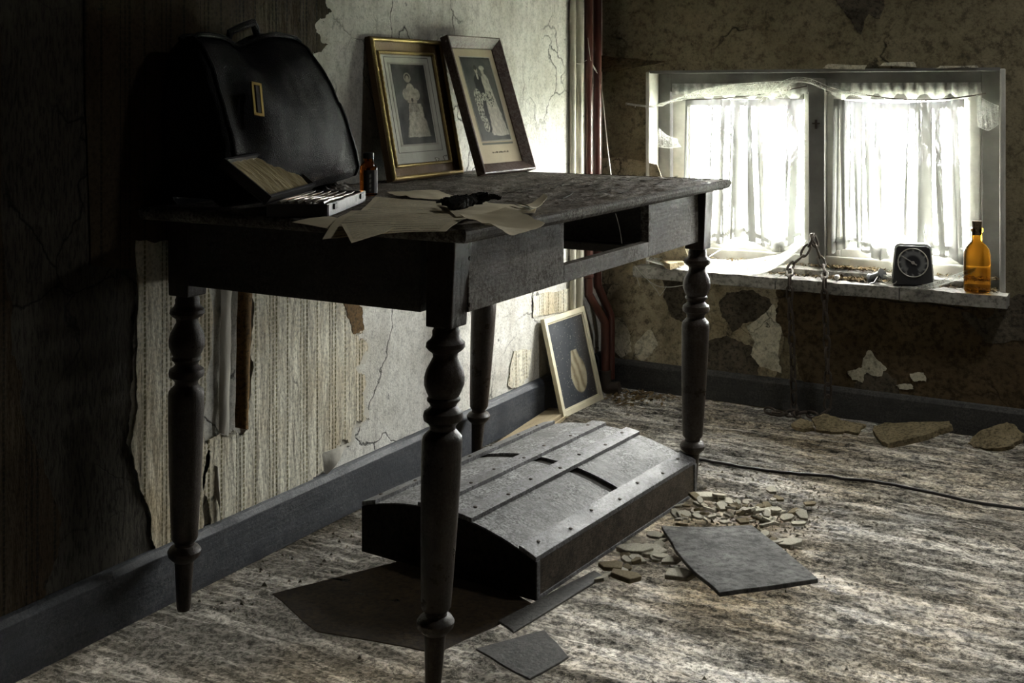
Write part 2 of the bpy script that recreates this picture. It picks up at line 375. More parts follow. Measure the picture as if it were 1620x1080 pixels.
# ------------------------------------------------------------------ mesh helpers
class MB:
    def __init__(s): s.v = []; s.f = []
    def add(s, vs_, fs): k = len(s.v); s.v += [Vector(p) for p in vs_]; s.f += [tuple(i + k for i in q) for q in fs]; return s
    def box(s, x0, x1, y0, y1, z0, z1):
        return s.add([(x0, y0, z0), (x1, y0, z0), (x1, y1, z0), (x0, y1, z0), (x0, y0, z1), (x1, y0, z1), (x1, y1, z1), (x0, y1, z1)],
                     [(0, 3, 2, 1), (4, 5, 6, 7), (0, 1, 5, 4), (1, 2, 6, 5), (2, 3, 7, 6), (3, 0, 4, 7)])
    def grid(s, nx, ny, fn):
        pts = [fn(i / nx, j / ny) for j in range(ny + 1) for i in range(nx + 1)]
        w = nx + 1
        return s.add(pts, [(j * w + i, j * w + i + 1, (j + 1) * w + i + 1, (j + 1) * w + i) for j in range(ny) for i in range(nx)])
    def lathe(s, prof, n=24, axis=None, cap=True, sx=1.0, sy=1.0, power=2.0):
        # prof: list of (z, r) ; axis: fn z->(x,y)
        vs_, fs = [], []
        for z, r in prof:
            ox, oy = axis(z) if axis else (0, 0)
            for k in range(n):
                a = 2 * pi * k / n
                c, d = cos(a), sin(a)
                if power != 2.0:
                    m = (abs(c) ** power + abs(d) ** power) ** (-1 / power); c *= m; d *= m
                vs_.append((ox + r * c * sx, oy + r * d * sy, z))
        for j in range(len(prof) - 1):
            for k in range(n): fs.append((j * n + k, j * n + (k + 1) % n, (j + 1) * n + (k + 1) % n, (j + 1) * n + k))
        if cap:
            fs.append(tuple(range(n))[::-1]); fs.append(tuple(range((len(prof) - 1) * n, len(prof) * n)))
        return s.add(vs_, fs)
    def tube(s, pts, r, n=8, closed=False, cap=True):
        pts = [Vector(p) for p in pts]; m = len(pts); vs_, fs = [], []
        up = Vector((.13, .21, .97))
        for i, p in enumerate(pts):
            a = pts[(i - 1) % m] if (closed or i > 0) else p
            b = pts[(i + 1) % m] if (closed or i < m - 1) else p
            t = (b - a); t = t.normalized() if t.length > 1e-9 else Vector((0, 0, 1))
            u = t.cross(up)
            if u.length < .05: u = t.cross(Vector((1, 0, 0)))
            u.normalize(); w = t.cross(u)
            rr = r(i / max(1, m - 1)) if callable(r) else r
            for k in range(n):
                an = 2 * pi * k / n; vs_.append(p + (u * cos(an) + w * sin(an)) * rr)
        rng_ = m if closed else m - 1
        for i in range(rng_):
            j = (i + 1) % m
            for k in range(n): fs.append((i * n + k, i * n + (k + 1) % n, j * n + (k + 1) % n, j * n + k))
        if cap and not closed: fs.append(tuple(range(n))); fs.append(tuple(range((m - 1) * n, m * n))[::-1])
        return s.add(vs_, fs)
    def prism(s, poly, d):
        # poly: 3-D points of one face, d: extrusion vector
        n = len(poly); a = [Vector(p) for p in poly]; b = [p + Vector(d) for p in a]
        return s.add(a + b, [tuple(range(n)), tuple(range(n, 2 * n))[::-1]] + [(i, i + n, (i + 1) % n + n, (i + 1) % n) for i in range(n)])
    def xf(s, mtx): s.v = [mtx @ p for p in s.v]; return s

def ground(o, label=None, cat=None, group=None, kind=None):
    for k, v in (('label', label), ('category', cat), ('group', group), ('kind', kind)):
        if v: o[k] = v
    return o
tag = ground

def root_of(o):
    while o.parent: o = o.parent
    return o

def build(name, mb, mat, parent=None, smooth=False, bevel=0.0, world=True, solid=0.0, auto=35, uv=None, seg=2):
    me = bpy.data.meshes.new(name)
    off = Vector((0, 0, 0))
    if parent and world: off = root_of(parent).location.copy()
    me.from_pydata([tuple(p - off) for p in mb.v], [], mb.f)
    if uv: 
        l = me.uv_layers.new(name='UVMap')
        for lp in me.loops: l.data[lp.index].uv = uv[lp.vertex_index]
    bm = bmesh.new(); bm.from_mesh(me)
    bmesh.ops.recalc_face_normals(bm, faces=bm.faces)
    if solid:
        g = bmesh.ops.solidify(bm, geom=bm.faces[:], thickness=solid)
    if bevel:
        ed = [e for e in bm.edges if len(e.link_faces) == 2 and e.calc_face_angle(0) > .5]
        if ed: bmesh.ops.bevel(bm, geom=ed, offset=bevel, segments=seg, affect='EDGES', profile=.6, clamp_overlap=True)
    bm.to_mesh(me); bm.free()
    if smooth:
        for p in me.polygons: p.use_smooth = True
        try: me.set_sharp_from_angle(angle=radians(auto))
        except Exception: pass
    me.materials.append(mat)
    o = bpy.data.objects.new(name, me); COL.objects.link(o)
    if parent: o.parent = parent
    return o

def empty(name, loc, label=None, cat=None, group=None, rot=None):
    o = bpy.data.objects.new(name, None); COL.objects.link(o); o.location = loc; o.empty_display_size = .05
    if rot: o.rotation_euler = rot
    return tag(o, label, cat, group)

def struct(o): o['kind'] = 'structure'; return o
def link_copy(src, name, parent, loc, rot=(0, 0, 0), scale=None):
    c = src.copy(); COL.objects.link(c); c.name = name; c.parent = parent; c.location = loc; c.rotation_euler = rot
    if scale: c.scale = scale
    return c
def fbm(x, y, z=0.0, o=4): return noise.fractal(Vector((x, y, z)), 1.0, 2.0, o)

def jag(pts, amp=.012, it=3, seed=0, closed=True):
    r = random.Random(seed); p = [Vector(q) for q in pts]
    for k in range(it):
        out = []; n = len(p)
        for i in range(n if closed else n - 1):
            a, b = p[i], p[(i + 1) % n]; d = b - a; L = d.length
            out.append(a)
            if L > .006:
                nr = Vector((-d.y, d.x)) / L if L else Vector((0, 0))
                out.append((a + b) / 2 + nr * r.uniform(-1, 1) * min(amp / (1.7 ** k), L * .28))
        if not closed: out.append(p[-1])
        p = out
    return p

def wall_sheet(name, parent, pxs, mat, wall='left', off=.001, thick=.0025, amp=.012, it=4, seed=1, world_pts=None):
    """A torn piece lying on a wall: its outline in wall coordinates, its own thickness."""
    if world_pts: q = world_pts
    elif wall == 'left': q = [(lambda w: (w.y, w.z))(Px(a, b, 0.0)) for a, b in pxs]
    else: q = [(lambda w: (w.x, w.z))(Py(a, b, 3.72)) for a, b in pxs]
    q = jag(q, amp, it, seed)
    mb = MB()
    if wall == 'left': mb.prism([(off, u, v) for u, v in q], (thick, 0, 0))
    else: mb.prism([(u, 3.72 - off, v) for u, v in q], (0, -thick, 0))
    return build(name, mb, mat, parent, world=False)

# ================================================================== the room
WB = 3.72            # back wall face
WX0, WX1, WZ0, WZ1 = .178, 1.296, .425, 1.088     # window opening
floor_mb = MB()
FX0, FX1, FY0, FY1 = -.05, 2.4, 1.2, 3.75
def floor_h(x, y):
    s = fbm(x * 2.0 + 3, y * 5.5, .3, 4) * .004 + fbm(x * 9, y * 24, 2.2, 4) * .0030 + fbm(x * 30, y * 46, 7.7, 3) * .0024
    rdg = (1 - abs(noise.noise(Vector((x * 1.1 + y * .25, y * 5.2 - x * .7, 5.0))))) ** 6 * .006
    return s + rdg - .006
floor_mb.grid(520, 620, lambda u, v: (FX0 + (FX1 - FX0) * u, FY0 + (FY1 - FY0) * v, floor_h(FX0 + (FX1 - FX0) * u, FY0 + (FY1 - FY0) * v)))
k = 0.0
for (x0, x1, y0, y1) in ((-.05, 4.0, -2.2, FY0), (FX1, 4.0, FY0, 3.75)):
    floor_mb.add([(x0, y0, -.006), (x1, y0, -.006), (x1, y1, -.006), (x0, y1, -.006)], [(0, 1, 2, 3)])
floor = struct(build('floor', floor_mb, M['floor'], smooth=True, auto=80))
wall_left = struct(build('wall_left', MB().box(-.15, 0, -2.2, 4.1, -.05, 2.5), M['plaster']))
mb = MB()
for (x0, x1, z0, z1) in ((-.15, WX0, -.05, 1.25), (WX1, 4.0, -.05, 1.25), (WX0, WX1, -.05, WZ0 - .03), (WX0, WX1, WZ1, 1.25)):
    mb.box(x0, x1, WB, WB + .24, z0, z1)
mb.box(-.15, 4.0, WB, WB + .24, 1.25, 2.5)
wall_back = struct(build('wall_back', mb, M['back_upper']))
wall_right = struct(build('wall_right', MB().box(4.0, 4.15, -2.2, 4.1, -.05, 2.5), M['room_dark']))
wall_front = struct(build('wall_front', MB().box(-.15, 4.15, -2.35, -2.2, -.05, 2.5), M['room_dark']))
ceiling = struct(build('ceiling', MB().box(-.15, SKX0, -2.35, 4.1, 2.5, 2.6).box(SKX1, 4.15, -2.35, 4.1, 2.5, 2.6).box(SKX0, SKX1, -2.35, SKY0, 2.5, 2.6).box(SKX0, SKX1, SKY1, 4.1, 2.5, 2.6), M['ceiling']))
added_roof_light = struct(empty('added_roof_window', ((SKX0 + SKX1) / 2, (SKY0 + SKY1) / 2, 2.5)))  # unseen opening added for its daylight on the table
for q in ((SKX0 - .04, SKX0 + .005, SKY0 - .04, SKY1 + .04), (SKX1 - .005, SKX1 + .04, SKY0 - .04, SKY1 + .04), (SKX0 + .005, SKX1 - .005, SKY0 - .04, SKY0 + .005), (SKX0 + .005, SKX1 - .005, SKY1 - .005, SKY1 + .04)):
    build('added_roof_light_frame', MB().box(*q, 2.485, 2.5), M['frame_dark'], added_roof_light)
build('pane', MB().box(SKX0, SKX1, SKY0, SKY1, 2.55, 2.553), M['glass'], added_roof_light)
# baseboards
def base_prof(h): return [(0, 0), (.020, 0), (.020, h - .016), (.013, h - .004), (.006, h), (0, h)]
baseL = struct(build('baseboard_left', MB().prism([(a, -2.2, b) for a, b in base_prof(.118)], (0, 5.92, 0)), M['base'], bevel=.0015))
baseB = struct(build('baseboard_back', MB().prism([(.02, WB - a, b) for a, b in base_prof(.097)], (3.98, 0, 0)), M['base_x'], bevel=.0015))

# torn wallpaper on the left wall; backing sheet and brown strips darkened as shade
wall_sheet('shade_backing_paper', wall_left, [(-900, -500), (212, -400), (214, 430), (209, 600), (198, 700), (238, 825), (243, 872), (245, 1000), (-900, 1600)], M['paper_back_shade'], off=.0005, amp=.01, seed=3)
wall_sheet('wallpaper_strip', wall_left, [(-900, -500), (-20, -400), (0, 380), (14, 560), (35, 660), (88, 800), (80, 900), (70, 985), (-900, 1500)], M['paper_brown_shade'], off=.0035, amp=.012, it=4, seed=5)
wall_sheet('wallpaper_strip', wall_left, [(130, -400), (520, -400), (512, 5), (522, 18), (497, 36), (504, 62), (516, 70), (492, 82), (500, 100), (515, 250), (500, 330), (420, 345), (330, 430), (140, 420)], M['paper_brown_shade'], off=.0035, amp=.010, it=4, seed=8)
wall_sheet('wallpaper_strip', wall_left, [(211, 380), (330, 380), (330, 470), (322, 600), (318, 690), (330, 712), (322, 760), (320, 858), (245, 890), (236, 820), (203, 700), (213, 600)], M['paper_pale'], off=.0045, amp=.010, it=4, seed=11)
wall_sheet('wallpaper_strip', wall_left, [(398, 380), (556, 380), (556, 465), (570, 488), (556, 500), (574, 520), (560, 528), (578, 555), (560, 580), (574, 600), (572, 640), (578, 662), (556, 672), (548, 700), (530, 702), (514, 722), (515, 745), (470, 775), (330, 850), (326, 700), (336, 690), (352, 690), (366, 680), (388, 680), (392, 560)], M['paper_pale'], off=.0045, amp=.018, it=4, seed=21)
wall_sheet('torn_fringe', wall_left, [(540, 380), (560, 462), (577, 488), (562, 502), (581, 520), (566, 530), (585, 556), (566, 582), (580, 602), (578, 640), (585, 664), (560, 678), (552, 706), (532, 708), (518, 730), (520, 748), (500, 760), (500, 500)], M['torn_edge'], off=.0005, thick=.002, amp=.016, it=4, seed=33)
wall_sheet('torn_fringe', wall_left, [(490, -400), (528, -400), (519, 4), (529, 18), (503, 36), (511, 62), (523, 70), (498, 84), (507, 102), (520, 250), (500, 300), (480, 100)], M['torn_edge'], off=.0005, thick=.002, amp=.012, it=4, seed=35)
wall_sheet('wallpaper_scrap', wall_left, [(840, 552), (812, 555), (806, 585), (803, 610), (818, 612), (835, 595)], M['paper_pale'], off=.001, amp=.006, seed=4)
wall_sheet('wallpaper_scrap', wall_left, [(872, 462), (842, 470), (842, 502), (905, 490), (912, 455)], M['paper_pale'], off=.001, amp=.006, seed=14)
# paper flap folded back, its browned underside showing
def flap(name, a, b, c, d, lift, mat):
    A, B, C, D = [Px(*q, .006) for q in (a, b, c, d)]
    mb = MB()
    def fn(u, v):
        p = (A * (1 - u) + B * u) * (1 - v) + (D * (1 - u) + C * u) * v
        p = p.copy(); p.x += lift * sin(u * pi * .8) * (.55 + .45 * v) + .003 * fbm(p.y * 30, p.z * 20)
        return p
    mb.grid(10, 14, fn)
    return build(name, mb, mat, wall_left, smooth=True, world=False, solid=.001)
flap('paper_flap', (378, 380), (399, 380), (388, 678), (372, 676), .014, M['amber_paper'])
flap('paper_flap', (350, 440), (366, 440), (360, 690), (346, 684), .006, M['torn_edge'])
wall_sheet('paper_scrap', wall_left, [(532, 380), (556, 465), (570, 490), (572, 520), (556, 528), (545, 500), (535, 470)], M['amber_paper'], off=.007, thick=.001, amp=.006, seed=31)
flap('paper_flap', (508, 716), (550, 700), (540, 712), (514, 752), .012, M['torn_edge'])
flap('paper_flap', (338, 735), (345, 740), (347, 826), (342, 790), .008, M['torn_edge'])

# layers on the back wall
wall_sheet('plaster_layer', wall_back, [(940, 250), (1040, 260), (1100, 440), (1250, 452), (1240, 520), (1225, 600), (1100, 600), (950, 580)], M['back_plaster'], 'back', .0005, .003, .01, seed=2)
wall_sheet('paint_layer', wall_back, [(1232, 456), (1420, 478), (1530, 490), (1640, 460), (2100, 500), (2200, 800), (1300, 640), (1270, 600), (1262, 560), (1240, 530), (1228, 490)], M['brown_paint'], 'back', .0038, .004, .012, it=4, seed=6)
wall_sheet('bare_patch', wall_back, [(1138, 478), (1150, 462), (1190, 458), (1218, 472), (1222, 490), (1205, 505), (1175, 512), (1160, 525), (1142, 500)], M['dark_patch'], 'back', .0036, .0015, .006, seed=9)
wall_sheet('bare_patch', wall_back, [(1118, 540), (1150, 530), (1190, 548), (1205, 570), (1200, 592), (1120, 588)], M['dark_patch'], 'back', .0036, .0015, .008, seed=10)
wall_sheet('bare_patch', wall_back, [(1048, 440), (1085, 445), (1085, 510), (1062, 500), (1050, 470)], M['dark_patch'], 'back', .0036, .0015, .006, seed=12)
wall_sheet('bare_patch', wall_back, [(952, 452), (968, 448), (960, 470), (952, 486)], M['dark_patch'], 'back', .0036, .0015, .004, seed=15)
wall_sheet('bare_patch', wall_back, [(1358, 592), (1392, 580), (1420, 600), (1425, 622), (1350, 615)], M['dark_patch'], 'back', .008, .0012, .006, seed=16)
wall_sheet('bare_patch', wall_back, [(1520, 490), (1560, 505), (1600, 470), (1640, 470), (1640, 530), (1560, 540)], M['dark_patch'], 'back', .008, .0012, .01, seed=17)
wall_sheet('plaster_flake', wall_back, [(1182, 515), (1225, 480), (1238, 520), (1232, 560), (1238, 590), (1205, 580), (1188, 560), (1195, 540)], M['light_flake'], 'back', .0036, .003, .006, seed=18)
wall_sheet('plaster_flake', wall_back, [(966, 505), (985, 500), (998, 530), (1000, 555), (985, 566), (970, 555), (975, 530)], M['light_flake'], 'back', .0036, .003, .006, seed=19)
wall_sheet('plaster_flake', wall_back, [(1005, 545), (1030, 520), (1042, 545), (1020, 570), (1004, 562)], M['light_flake'], 'back', .0036, .003, .005, seed=20)
wall_sheet('plaster_flake', wall_back, [(1370, 562), (1378, 553), (1404, 582), (1396, 594), (1372, 588), (1366, 604), (1350, 600), (1342, 586), (1366, 580)], M['light_flake'], 'back', .009, .002, .005, seed=22)
wall_sheet('plaster_flake', wall_back, [(1418, 608), (1442, 606), (1446, 614), (1424, 614)], M['light_flake'], 'back', .009, .002, .003, seed=23)
wall_sheet('plaster_flake', wall_back, [(1440, 590), (1462, 588), (1466, 602), (1448, 602)], M['light_flake'], 'back', .009, .002, .004, seed=24)
wall_sheet('bare_patch', wall_back, [(1318, -5), (1400, -5), (1392, 30), (1375, 22), (1362, 55), (1345, 30)], M['dark_patch'], 'back', .0006, .001, .006, seed=25)
wall_sheet('plaster_flake', wall_back, [(1302, 108), (1312, 101), (1372, 103), (1368, 110)], M['light_flake'], 'back', .001, .006, .002, it=2, seed=26)
wall_sheet('plaster_flake', wall_back, [(1392, 104), (1400, 99), (1445, 98), (1450, 106)], M['light_flake'], 'back', .001, .006, .002, it=2, seed=27)
wall_sheet('plaster_flake', wall_back, [(1480, 108), (1488, 104), (1545, 103), (1548, 107)], M['light_flake'], 'back', .001, .006, .002, it=2, seed=28)
# torn paper hanging in the corner above the window
A, B, C, D = Py(948, 88, 3.70), Py(1052, 98, 3.70), Py(972, 128, 3.62), Py(950, 112, 3.70)
mb = MB().grid(12, 8, lambda u, v: (A * (1 - u) + B * u) * (1 - v) + (D * (1 - u) + (C * (1 - u) + B * u) * u) * v + Vector((0, -.03 * sin(pi * u) * v, .004 * fbm(u * 6, v * 5))))
build('paper_flap', mb, M['brown_paint'], wall_back, smooth=True, world=False, solid=.0015)

# ================================================================== window
FYF = 3.795
def wx(px): return Py(px, 250, FYF).x
def wz(py, px=1300): return Py(px, py, FYF).z
win = struct(empty('window_1', (.737, FYF, WZ0)))
X0, X1, XM0, XM1 = WX0, WX1, wx(1280), wx(1306)
Z0, Z1 = .445, 1.084
build('reveal', MB().box(WX0 - .012, WX0 + .002, WB - .006, FYF + .02, WZ0, WZ1), M['reveal'], win, bevel=.004)
build('reveal', MB().box(WX1 - .002, WX1 + .014, WB - .004, FYF + .02, WZ0, WZ1), M['reveal'], win, bevel=.004)
build('reveal', MB().box(WX0, WX1, WB - .002, FYF + .02, WZ1 - .006, WZ1 + .004), M['frame_dark'], win)
build('outer_frame', MB().box(X0, wx(1060), FYF, FYF + .07, Z0 - .045, Z1), M['frame_dark'], win, bevel=.004)
build('outer_frame', MB().box(wx(1553), X1, FYF, FYF + .07, Z0 - .045, Z1), M['frame_dark'], win, bevel=.004)
build('outer_frame', MB().box(wx(1060), wx(1553), FYF, FYF + .07, Z1 - .065, Z1 + .01), M['frame_dark'], win, bevel=.004)
build('outer_frame', MB().box(wx(1060), wx(1553), FYF, FYF + .09, Z0 - .02, Z0 + .045), M['sash'], win, bevel=.006)
build('mullion', MB().box(XM0, XM1, FYF - .012, FYF + .07, Z0, Z1 - .02), M['frame_dark'], win, bevel=.006)
sash_z0, sash_z1 = Z0 + .040, Z1 - .060
for (a, b, st0, st1) in ((wx(1062), XM0, 26, 10), (XM1, wx(1552), 22, 18)):
    s = struct(build('sash', MB().box(a, a + st0 * .0021, FYF + .012, FYF + .05, sash_z0, sash_z1), M['sash'], win, bevel=.005)); del s['kind']
    build('stile', MB().box(b - st1 * .0021, b, FYF + .012, FYF + .05, sash_z0, sash_z1), M['sash'], s, bevel=.005)
    build('rail', MB().box(a + st0 * .0021, b - st1 * .0021, FYF + .012, FYF + .05, sash_z0, sash_z0 + .032), M['sash'], s, bevel=.004)
    build('rail', MB().box(a + st0 * .0021, b - st1 * .0021, FYF + .012, FYF + .05, sash_z1 - .03, sash_z1 + .01), M['frame_dark'], s, bevel=.004)
    build('glazing_bead', MB().box(a + st0 * .0021, a + st0 * .0021 + .008, FYF + .02, FYF + .036, sash_z0 + .03, sash_z1 - .03), M['sash'], s)
    build('pane', MB().box(a + .02, b - .015, FYF + .032, FYF + .035, sash_z0 + .01, sash_z1 - .01), M['glass'], s)
# small iron latch on the mullion
build('latch', MB().box((XM0 + XM1) / 2 - .003, (XM0 + XM1) / 2 + .003, FYF - .018, FYF - .010, .90, .93).box((XM0 + XM1) / 2 - .012, (XM0 + XM1) / 2 + .012, FYF - .018, FYF - .012, .915, .920), M['iron'], win)
# sill: stone slab in three lengths and the sloping inner board
SILLF = 3.645
for (a, b) in ((.150, .640), (.643, 1.02), (1.023, 1.322)):
    mb = MB(); nx_, ny_ = 24, 8
    top = lambda u, v, a=a, b=b: Vector((a + (b - a) * u, SILLF + (FYF + .02 - SILLF) * v + .005 * fbm((a + (b - a) * u) * 18, 0, 3) * (1 - v), .430 + .003 * fbm((a + (b - a) * u) * 22, v * 6)))
    mb.grid(nx_, ny_, top)
    rim = [i for i in range(nx_ + 1)] + [j * (nx_ + 1) + nx_ for j in range(1, ny_ + 1)] + [ny_ * (nx_ + 1) + i for i in range(nx_ - 1, -1, -1)] + [j * (nx_ + 1) for j in range(ny_ - 1, 0, -1)]
    k0 = len(mb.v); mb.v += [mb.v[i] - Vector((0, 0, .036)) for i in rim]; m_ = len(rim)
    mb.f += [(rim[q], rim[(q + 1) % m_], k0 + (q + 1) % m_, k0 + q) for q in range(m_)] + [tuple(range(k0, k0 + m_))]
    build('sill_slab', mb, M['sill'], win, smooth=True, auto=40)
for (px0, px1, h) in ((1040, 1560, .022),):
    a, b = wx(px0), wx(px1)
    q = [(FYF - .058, .4325), (FYF - .052, .432 + h * .8), (FYF + .004, .432 + h), (FYF + .004, .4325)]
    build('sill_board', MB().prism([(a, yy, zz) for yy, zz in q], (b - a, 0, 0)), M['sill'], win, bevel=.002)

# sheer curtains
def curtain(name, a, b, ztop, zbot, label, seed, folds, sag, flare, dense, base, wide):
    n, mrow = 420, 44
    ph = [random.Random(seed + i).uniform(0, 6.28) for i in range(6)]
    def fn(u, v):
        # v 0 top, 1 bottom
        xt = a + (b - a) * (u + .012 * sin(u * 23 + ph[0])); xb = a - flare + (b - a + 1.4 * flare) * (u + .02 * sin(u * 9 + ph[1]))
        x = xt * (1 - v) + xb * v
        amp = .006 + .008 * v
        f = sin(u * folds * 2 * pi + 1.8 * sin(u * 7 + ph[2]) + .5 * v * sin(u * 5 + ph[3])) + .5 * sin(u * folds * 4.7 + ph[4])
        x += .006 * cos(u * folds * 2 * pi + ph[5]) * v
        zt = ztop - sag * sin(pi * u)
        zb = zbot + .018 * sin(u * 11 + ph[1]) + .02 * fbm(u * 6, seed)
        return (x, FYF - .006 + amp * f - .002, zt * (1 - v) + zb * v)
    o = build(name, MB().grid(n, mrow, fn), M['curtain'], smooth=True, auto=180)
    da = o.data.attributes.new('dens', 'FLOAT', 'POINT')
    rs = random.Random(seed + 77)
    st = [(rs.random(), rs.uniform(.006, .020) * wide, rs.uniform(-.035, .035), rs.uniform(.990, .9955)) for _ in range(dense)]
    for j in range(mrow + 1):
        v = j / mrow
        for i in range(n + 1):
            u = i / n; d = base + .05 * fbm(u * 14, v * 3, seed)
            for (c, w, sl, hgt) in st:
                if abs(u - c - sl * v) < w * (1.2 - .35 * v): d = max(d, hgt)
            if .915 < v < .955: d = max(d, .992)
            if v > .955: d = max(d, base + .25)
            if v < .05: d = max(d, .994)
            da.data[j * (n + 1) + i].value = d
    tag(o, label, 'curtain'); return o
c1 = curtain('sheer_curtain', wx(1086), wx(1272), .998, .512, 'glowing white sheer curtain in the window half nearest the pipes', 40, 8, .004, .012, 14, .25, 1.0)
c2 = curtain('sheer_curtain', wx(1318), wx(1528), .998, .505, 'gathered sheer curtain in the window half behind the clock', 51, 11, .012, .006, 24, .55, 1.25)
# hem tape along each curtain and the drooping wire over the right one
for c, a, b in ((c1, 1080, 1274), (c2, 1316, 1528)):
    build('hem', MB().grid(60, 1, lambda u, v: (wx(a) + (wx(b) - wx(a)) * u, FYF - .0085 + .007 * sin(u * 50), .538 + .012 * sin(u * 9) - .004 * v)), M['gauze'], c, smooth=True)
rod = build('curtain_wire', MB().tube([Py(1310 + 250 * t, 138 + 18 * sin(pi * t * .9) + 4 * t, FYF - .012) for t in [i / 16 for i in range(17)]], .0022, 6), M['iron'], smooth=True)
tag(rod, 'sagging rusty curtain wire above the gathered curtain', 'wire')
rod = build('curtain_wire', MB().tube([Py(1072 + 205 * t, 158 - 22 * t + 6 * sin(pi * t), FYF - .012) for t in [i / 12 for i in range(13)]], .0018, 6), M['iron'], smooth=True)
tag(rod, 'thin curtain wire over the curtain nearest the pipes', 'wire')
# torn scalloped lace pelmet behind the wires
for (a, b, lab, sd) in ((1064, 1278, 'torn lace pelmet above the curtain nearest the pipes', 3), (1310, 1552, 'torn gathered lace pelmet above the curtain behind the clock', 4)):
    mb = MB().grid(90, 5, lambda u, v: (wx(a) + (wx(b) - wx(a)) * u, FYF - .004 + .004 * sin(u * 90), 1.048 - (.045 + .01 * sin(u * 40 + sd) + .008 * fbm(u * 20, sd)) * v))
    tag(build('lace_pelmet', mb, M['gauze'], smooth=True), lab, 'pelmet')

# ================================================================== outside
field = struct(build('ground_outside', MB().box(-40, 40, 3.97, 60, -2.7, -2.6), M['field']))
def shrub(px, py0, dist, label, seed, h):
    r = random.Random(seed); base = Py(px, py0, dist); mb = MB()
    def grow(p, d, L, rad, dep):
        pts = [p]; q = p.copy()
        for i in range(5):
            d = (d + Vector((r.uniform(-.25, .25), r.uniform(-.2, .2), r.uniform(-.08, .22)))).normalized()
            q = q + d * L / 5; pts.append(q.copy())
        mb.tube(pts, lambda t: rad * (1 - .55 * t), 5)
        if dep > 0:
            for k in range(r.randint(3, 4)):
                s = pts[r.randint(1, 5)]
                nd = (d + Vector((r.uniform(-1, 1), r.uniform(-.6, .6), r.uniform(-.3, .9)))).normalized()
                grow(s, nd, L * r.uniform(.5, .75), rad * .55, dep - 1)
    grow(Vector((base.x, base.y, -2.6)), Vector((.05, 0, 1)), 1.9, .05, 0)
    for k in range(6): grow(Vector((base.x + .05 * k, base.y, -.75 + .05 * k)), Vector((r.uniform(-.7, .9), r.uniform(-.3, .3), 1)).normalized(), h * r.uniform(.8, 1.1), .022, 3)
    tag(build('bare_tree', mb, M['bark'], smooth=True), label, 'tree')
shrub(1430, 330, 6.4, 'bare branches outside, seen through the curtain behind the clock', 5, 1.1)
shrub(1150, 330, 8.5, 'thin bare branches outside, seen through the curtain nearest the pipes', 9, 1.0)

# ================================================================== table
T = .795; TH = .024
TX0, TX1, TY0, TY1 = .006, .752, 1.625, 2.895
table = empty('writing_table', (.38, 2.26, 0), 'dark wooden table with turned legs and an empty drawer opening', 'table')
def top_fn(u, v):
    x = TX0 + (TX1 - TX0) * u; y = TY0 + (TY1 - TY0) * v
    e = min(u * (TX1 - TX0), (1 - u) * (TX1 - TX0), v * (TY1 - TY0), (1 - v) * (TY1 - TY0))
    z = T + (.0018 * fbm(x * 26, y * 9, 1, 5) + .0016 * fbm(x * 75, y * 34, 6, 3)) * min(1, e / .01) - .0014
    if x > .3 and y > 2.1: z += .005 * max(0, fbm(x * 55, y * 16, 4, 4)) * min(1, e / .02)
    return (x, y, z)
mb = MB().grid(160, 280, top_fn)
prof = [(0, 0), (.004, -.003), (.006, -.008), (.004, -.016), (0, -.021), (-.006, -.024)]
ring = lambda o, dz: [(TX0 - 0 * o, TY0 - o, T + dz), (TX1 + o, TY0 - o, T + dz), (TX1 + o, TY1 + o, T + dz), (TX0, TY1 + o, T + dz)]
table_top = build('table_top', mb, M['table_top'], table, smooth=True, auto=70)
t2 = MB()
for i in range(len(prof) - 1):
    A_, B_ = ring(*prof[i]), ring(*prof[i + 1])
    for k in range(4):
        j = (k + 1) % 4; t2.add([A_[k], A_[j], B_[j], B_[k]], [(0, 1, 2, 3)])
t2.add(ring(*prof[-1]), [(0, 3, 2, 1)])
build('top_edge', t2, M['table'], table_top, smooth=True, auto=50)
# loose veneer splinters lifting from the top
for i in range(26):
    x, y = rng.uniform(.42, .72), rng.uniform(2.2, 2.85); L, w = rng.uniform(.03, .09), rng.uniform(.006, .014); a = pi / 2 + rng.uniform(-.25, .25); lf = rng.uniform(.001, .005)
    d = Vector((cos(a), sin(a), 0)); n = Vector((-sin(a), cos(a), 0)); c = Vector((x, y, T + .0015))
    build('veneer_splinter', MB().grid(5, 1, lambda u, v: c + d * (u - .5) * L + n * (v - .5) * w * (1 - .5 * u) + Vector((0, 0, lf * u * u))), M['table'], table_top, solid=.001)
AZ0 = .642; AXF = .706; AYN = 1.668
# right apron with the drawer opening
yA, yB, zB, zT = 2.065, 2.485, .677, T - TH
ap = MB().box(AXF - .02, AXF, 1.71, yA, AZ0, zT).box(AXF - .02, AXF, yB, 2.80, AZ0, zT).box(AXF - .02, AXF, yA, yB, AZ0, zB)
apron = build('apron', ap, M['table'], table, bevel=.002)
for y in (yA, yB): build('drawer_guide', MB().box(.12, AXF - .02, y - (.018 if y == yA else -.0), y + (.0 if y == yA else .018), AZ0 + .005, zT), M['table_x'], table)
build('drawer_bearer', MB().box(.02, AXF - .02, 2.43, 2.475, zB - .022, zB - .004), M['table_x'], table)
build('drawer_rail', MB().box(.13, .16, 1.72, 2.80, .665, .695), M['raw_wood'], table)
build('apron', MB().box(.035, .635, AYN, AYN + .02, AZ0, zT), M['table_x'], table, bevel=.002)
build('apron', MB().box(.05, .63, 2.84, 2.86, AZ0, zT), M['table_x'], table, bevel=.002)
bk = MB()      # the wall side, also with an opening for the missing drawer's light
bk.box(.03, .048, 1.71, 2.0, AZ0, zT).box(.03, .048, 2.6, 2.80, AZ0, zT).box(.03, .048, 2.0, 2.6, zT - .03, zT)
build('apron', bk, M['table'], table, bevel=.002)
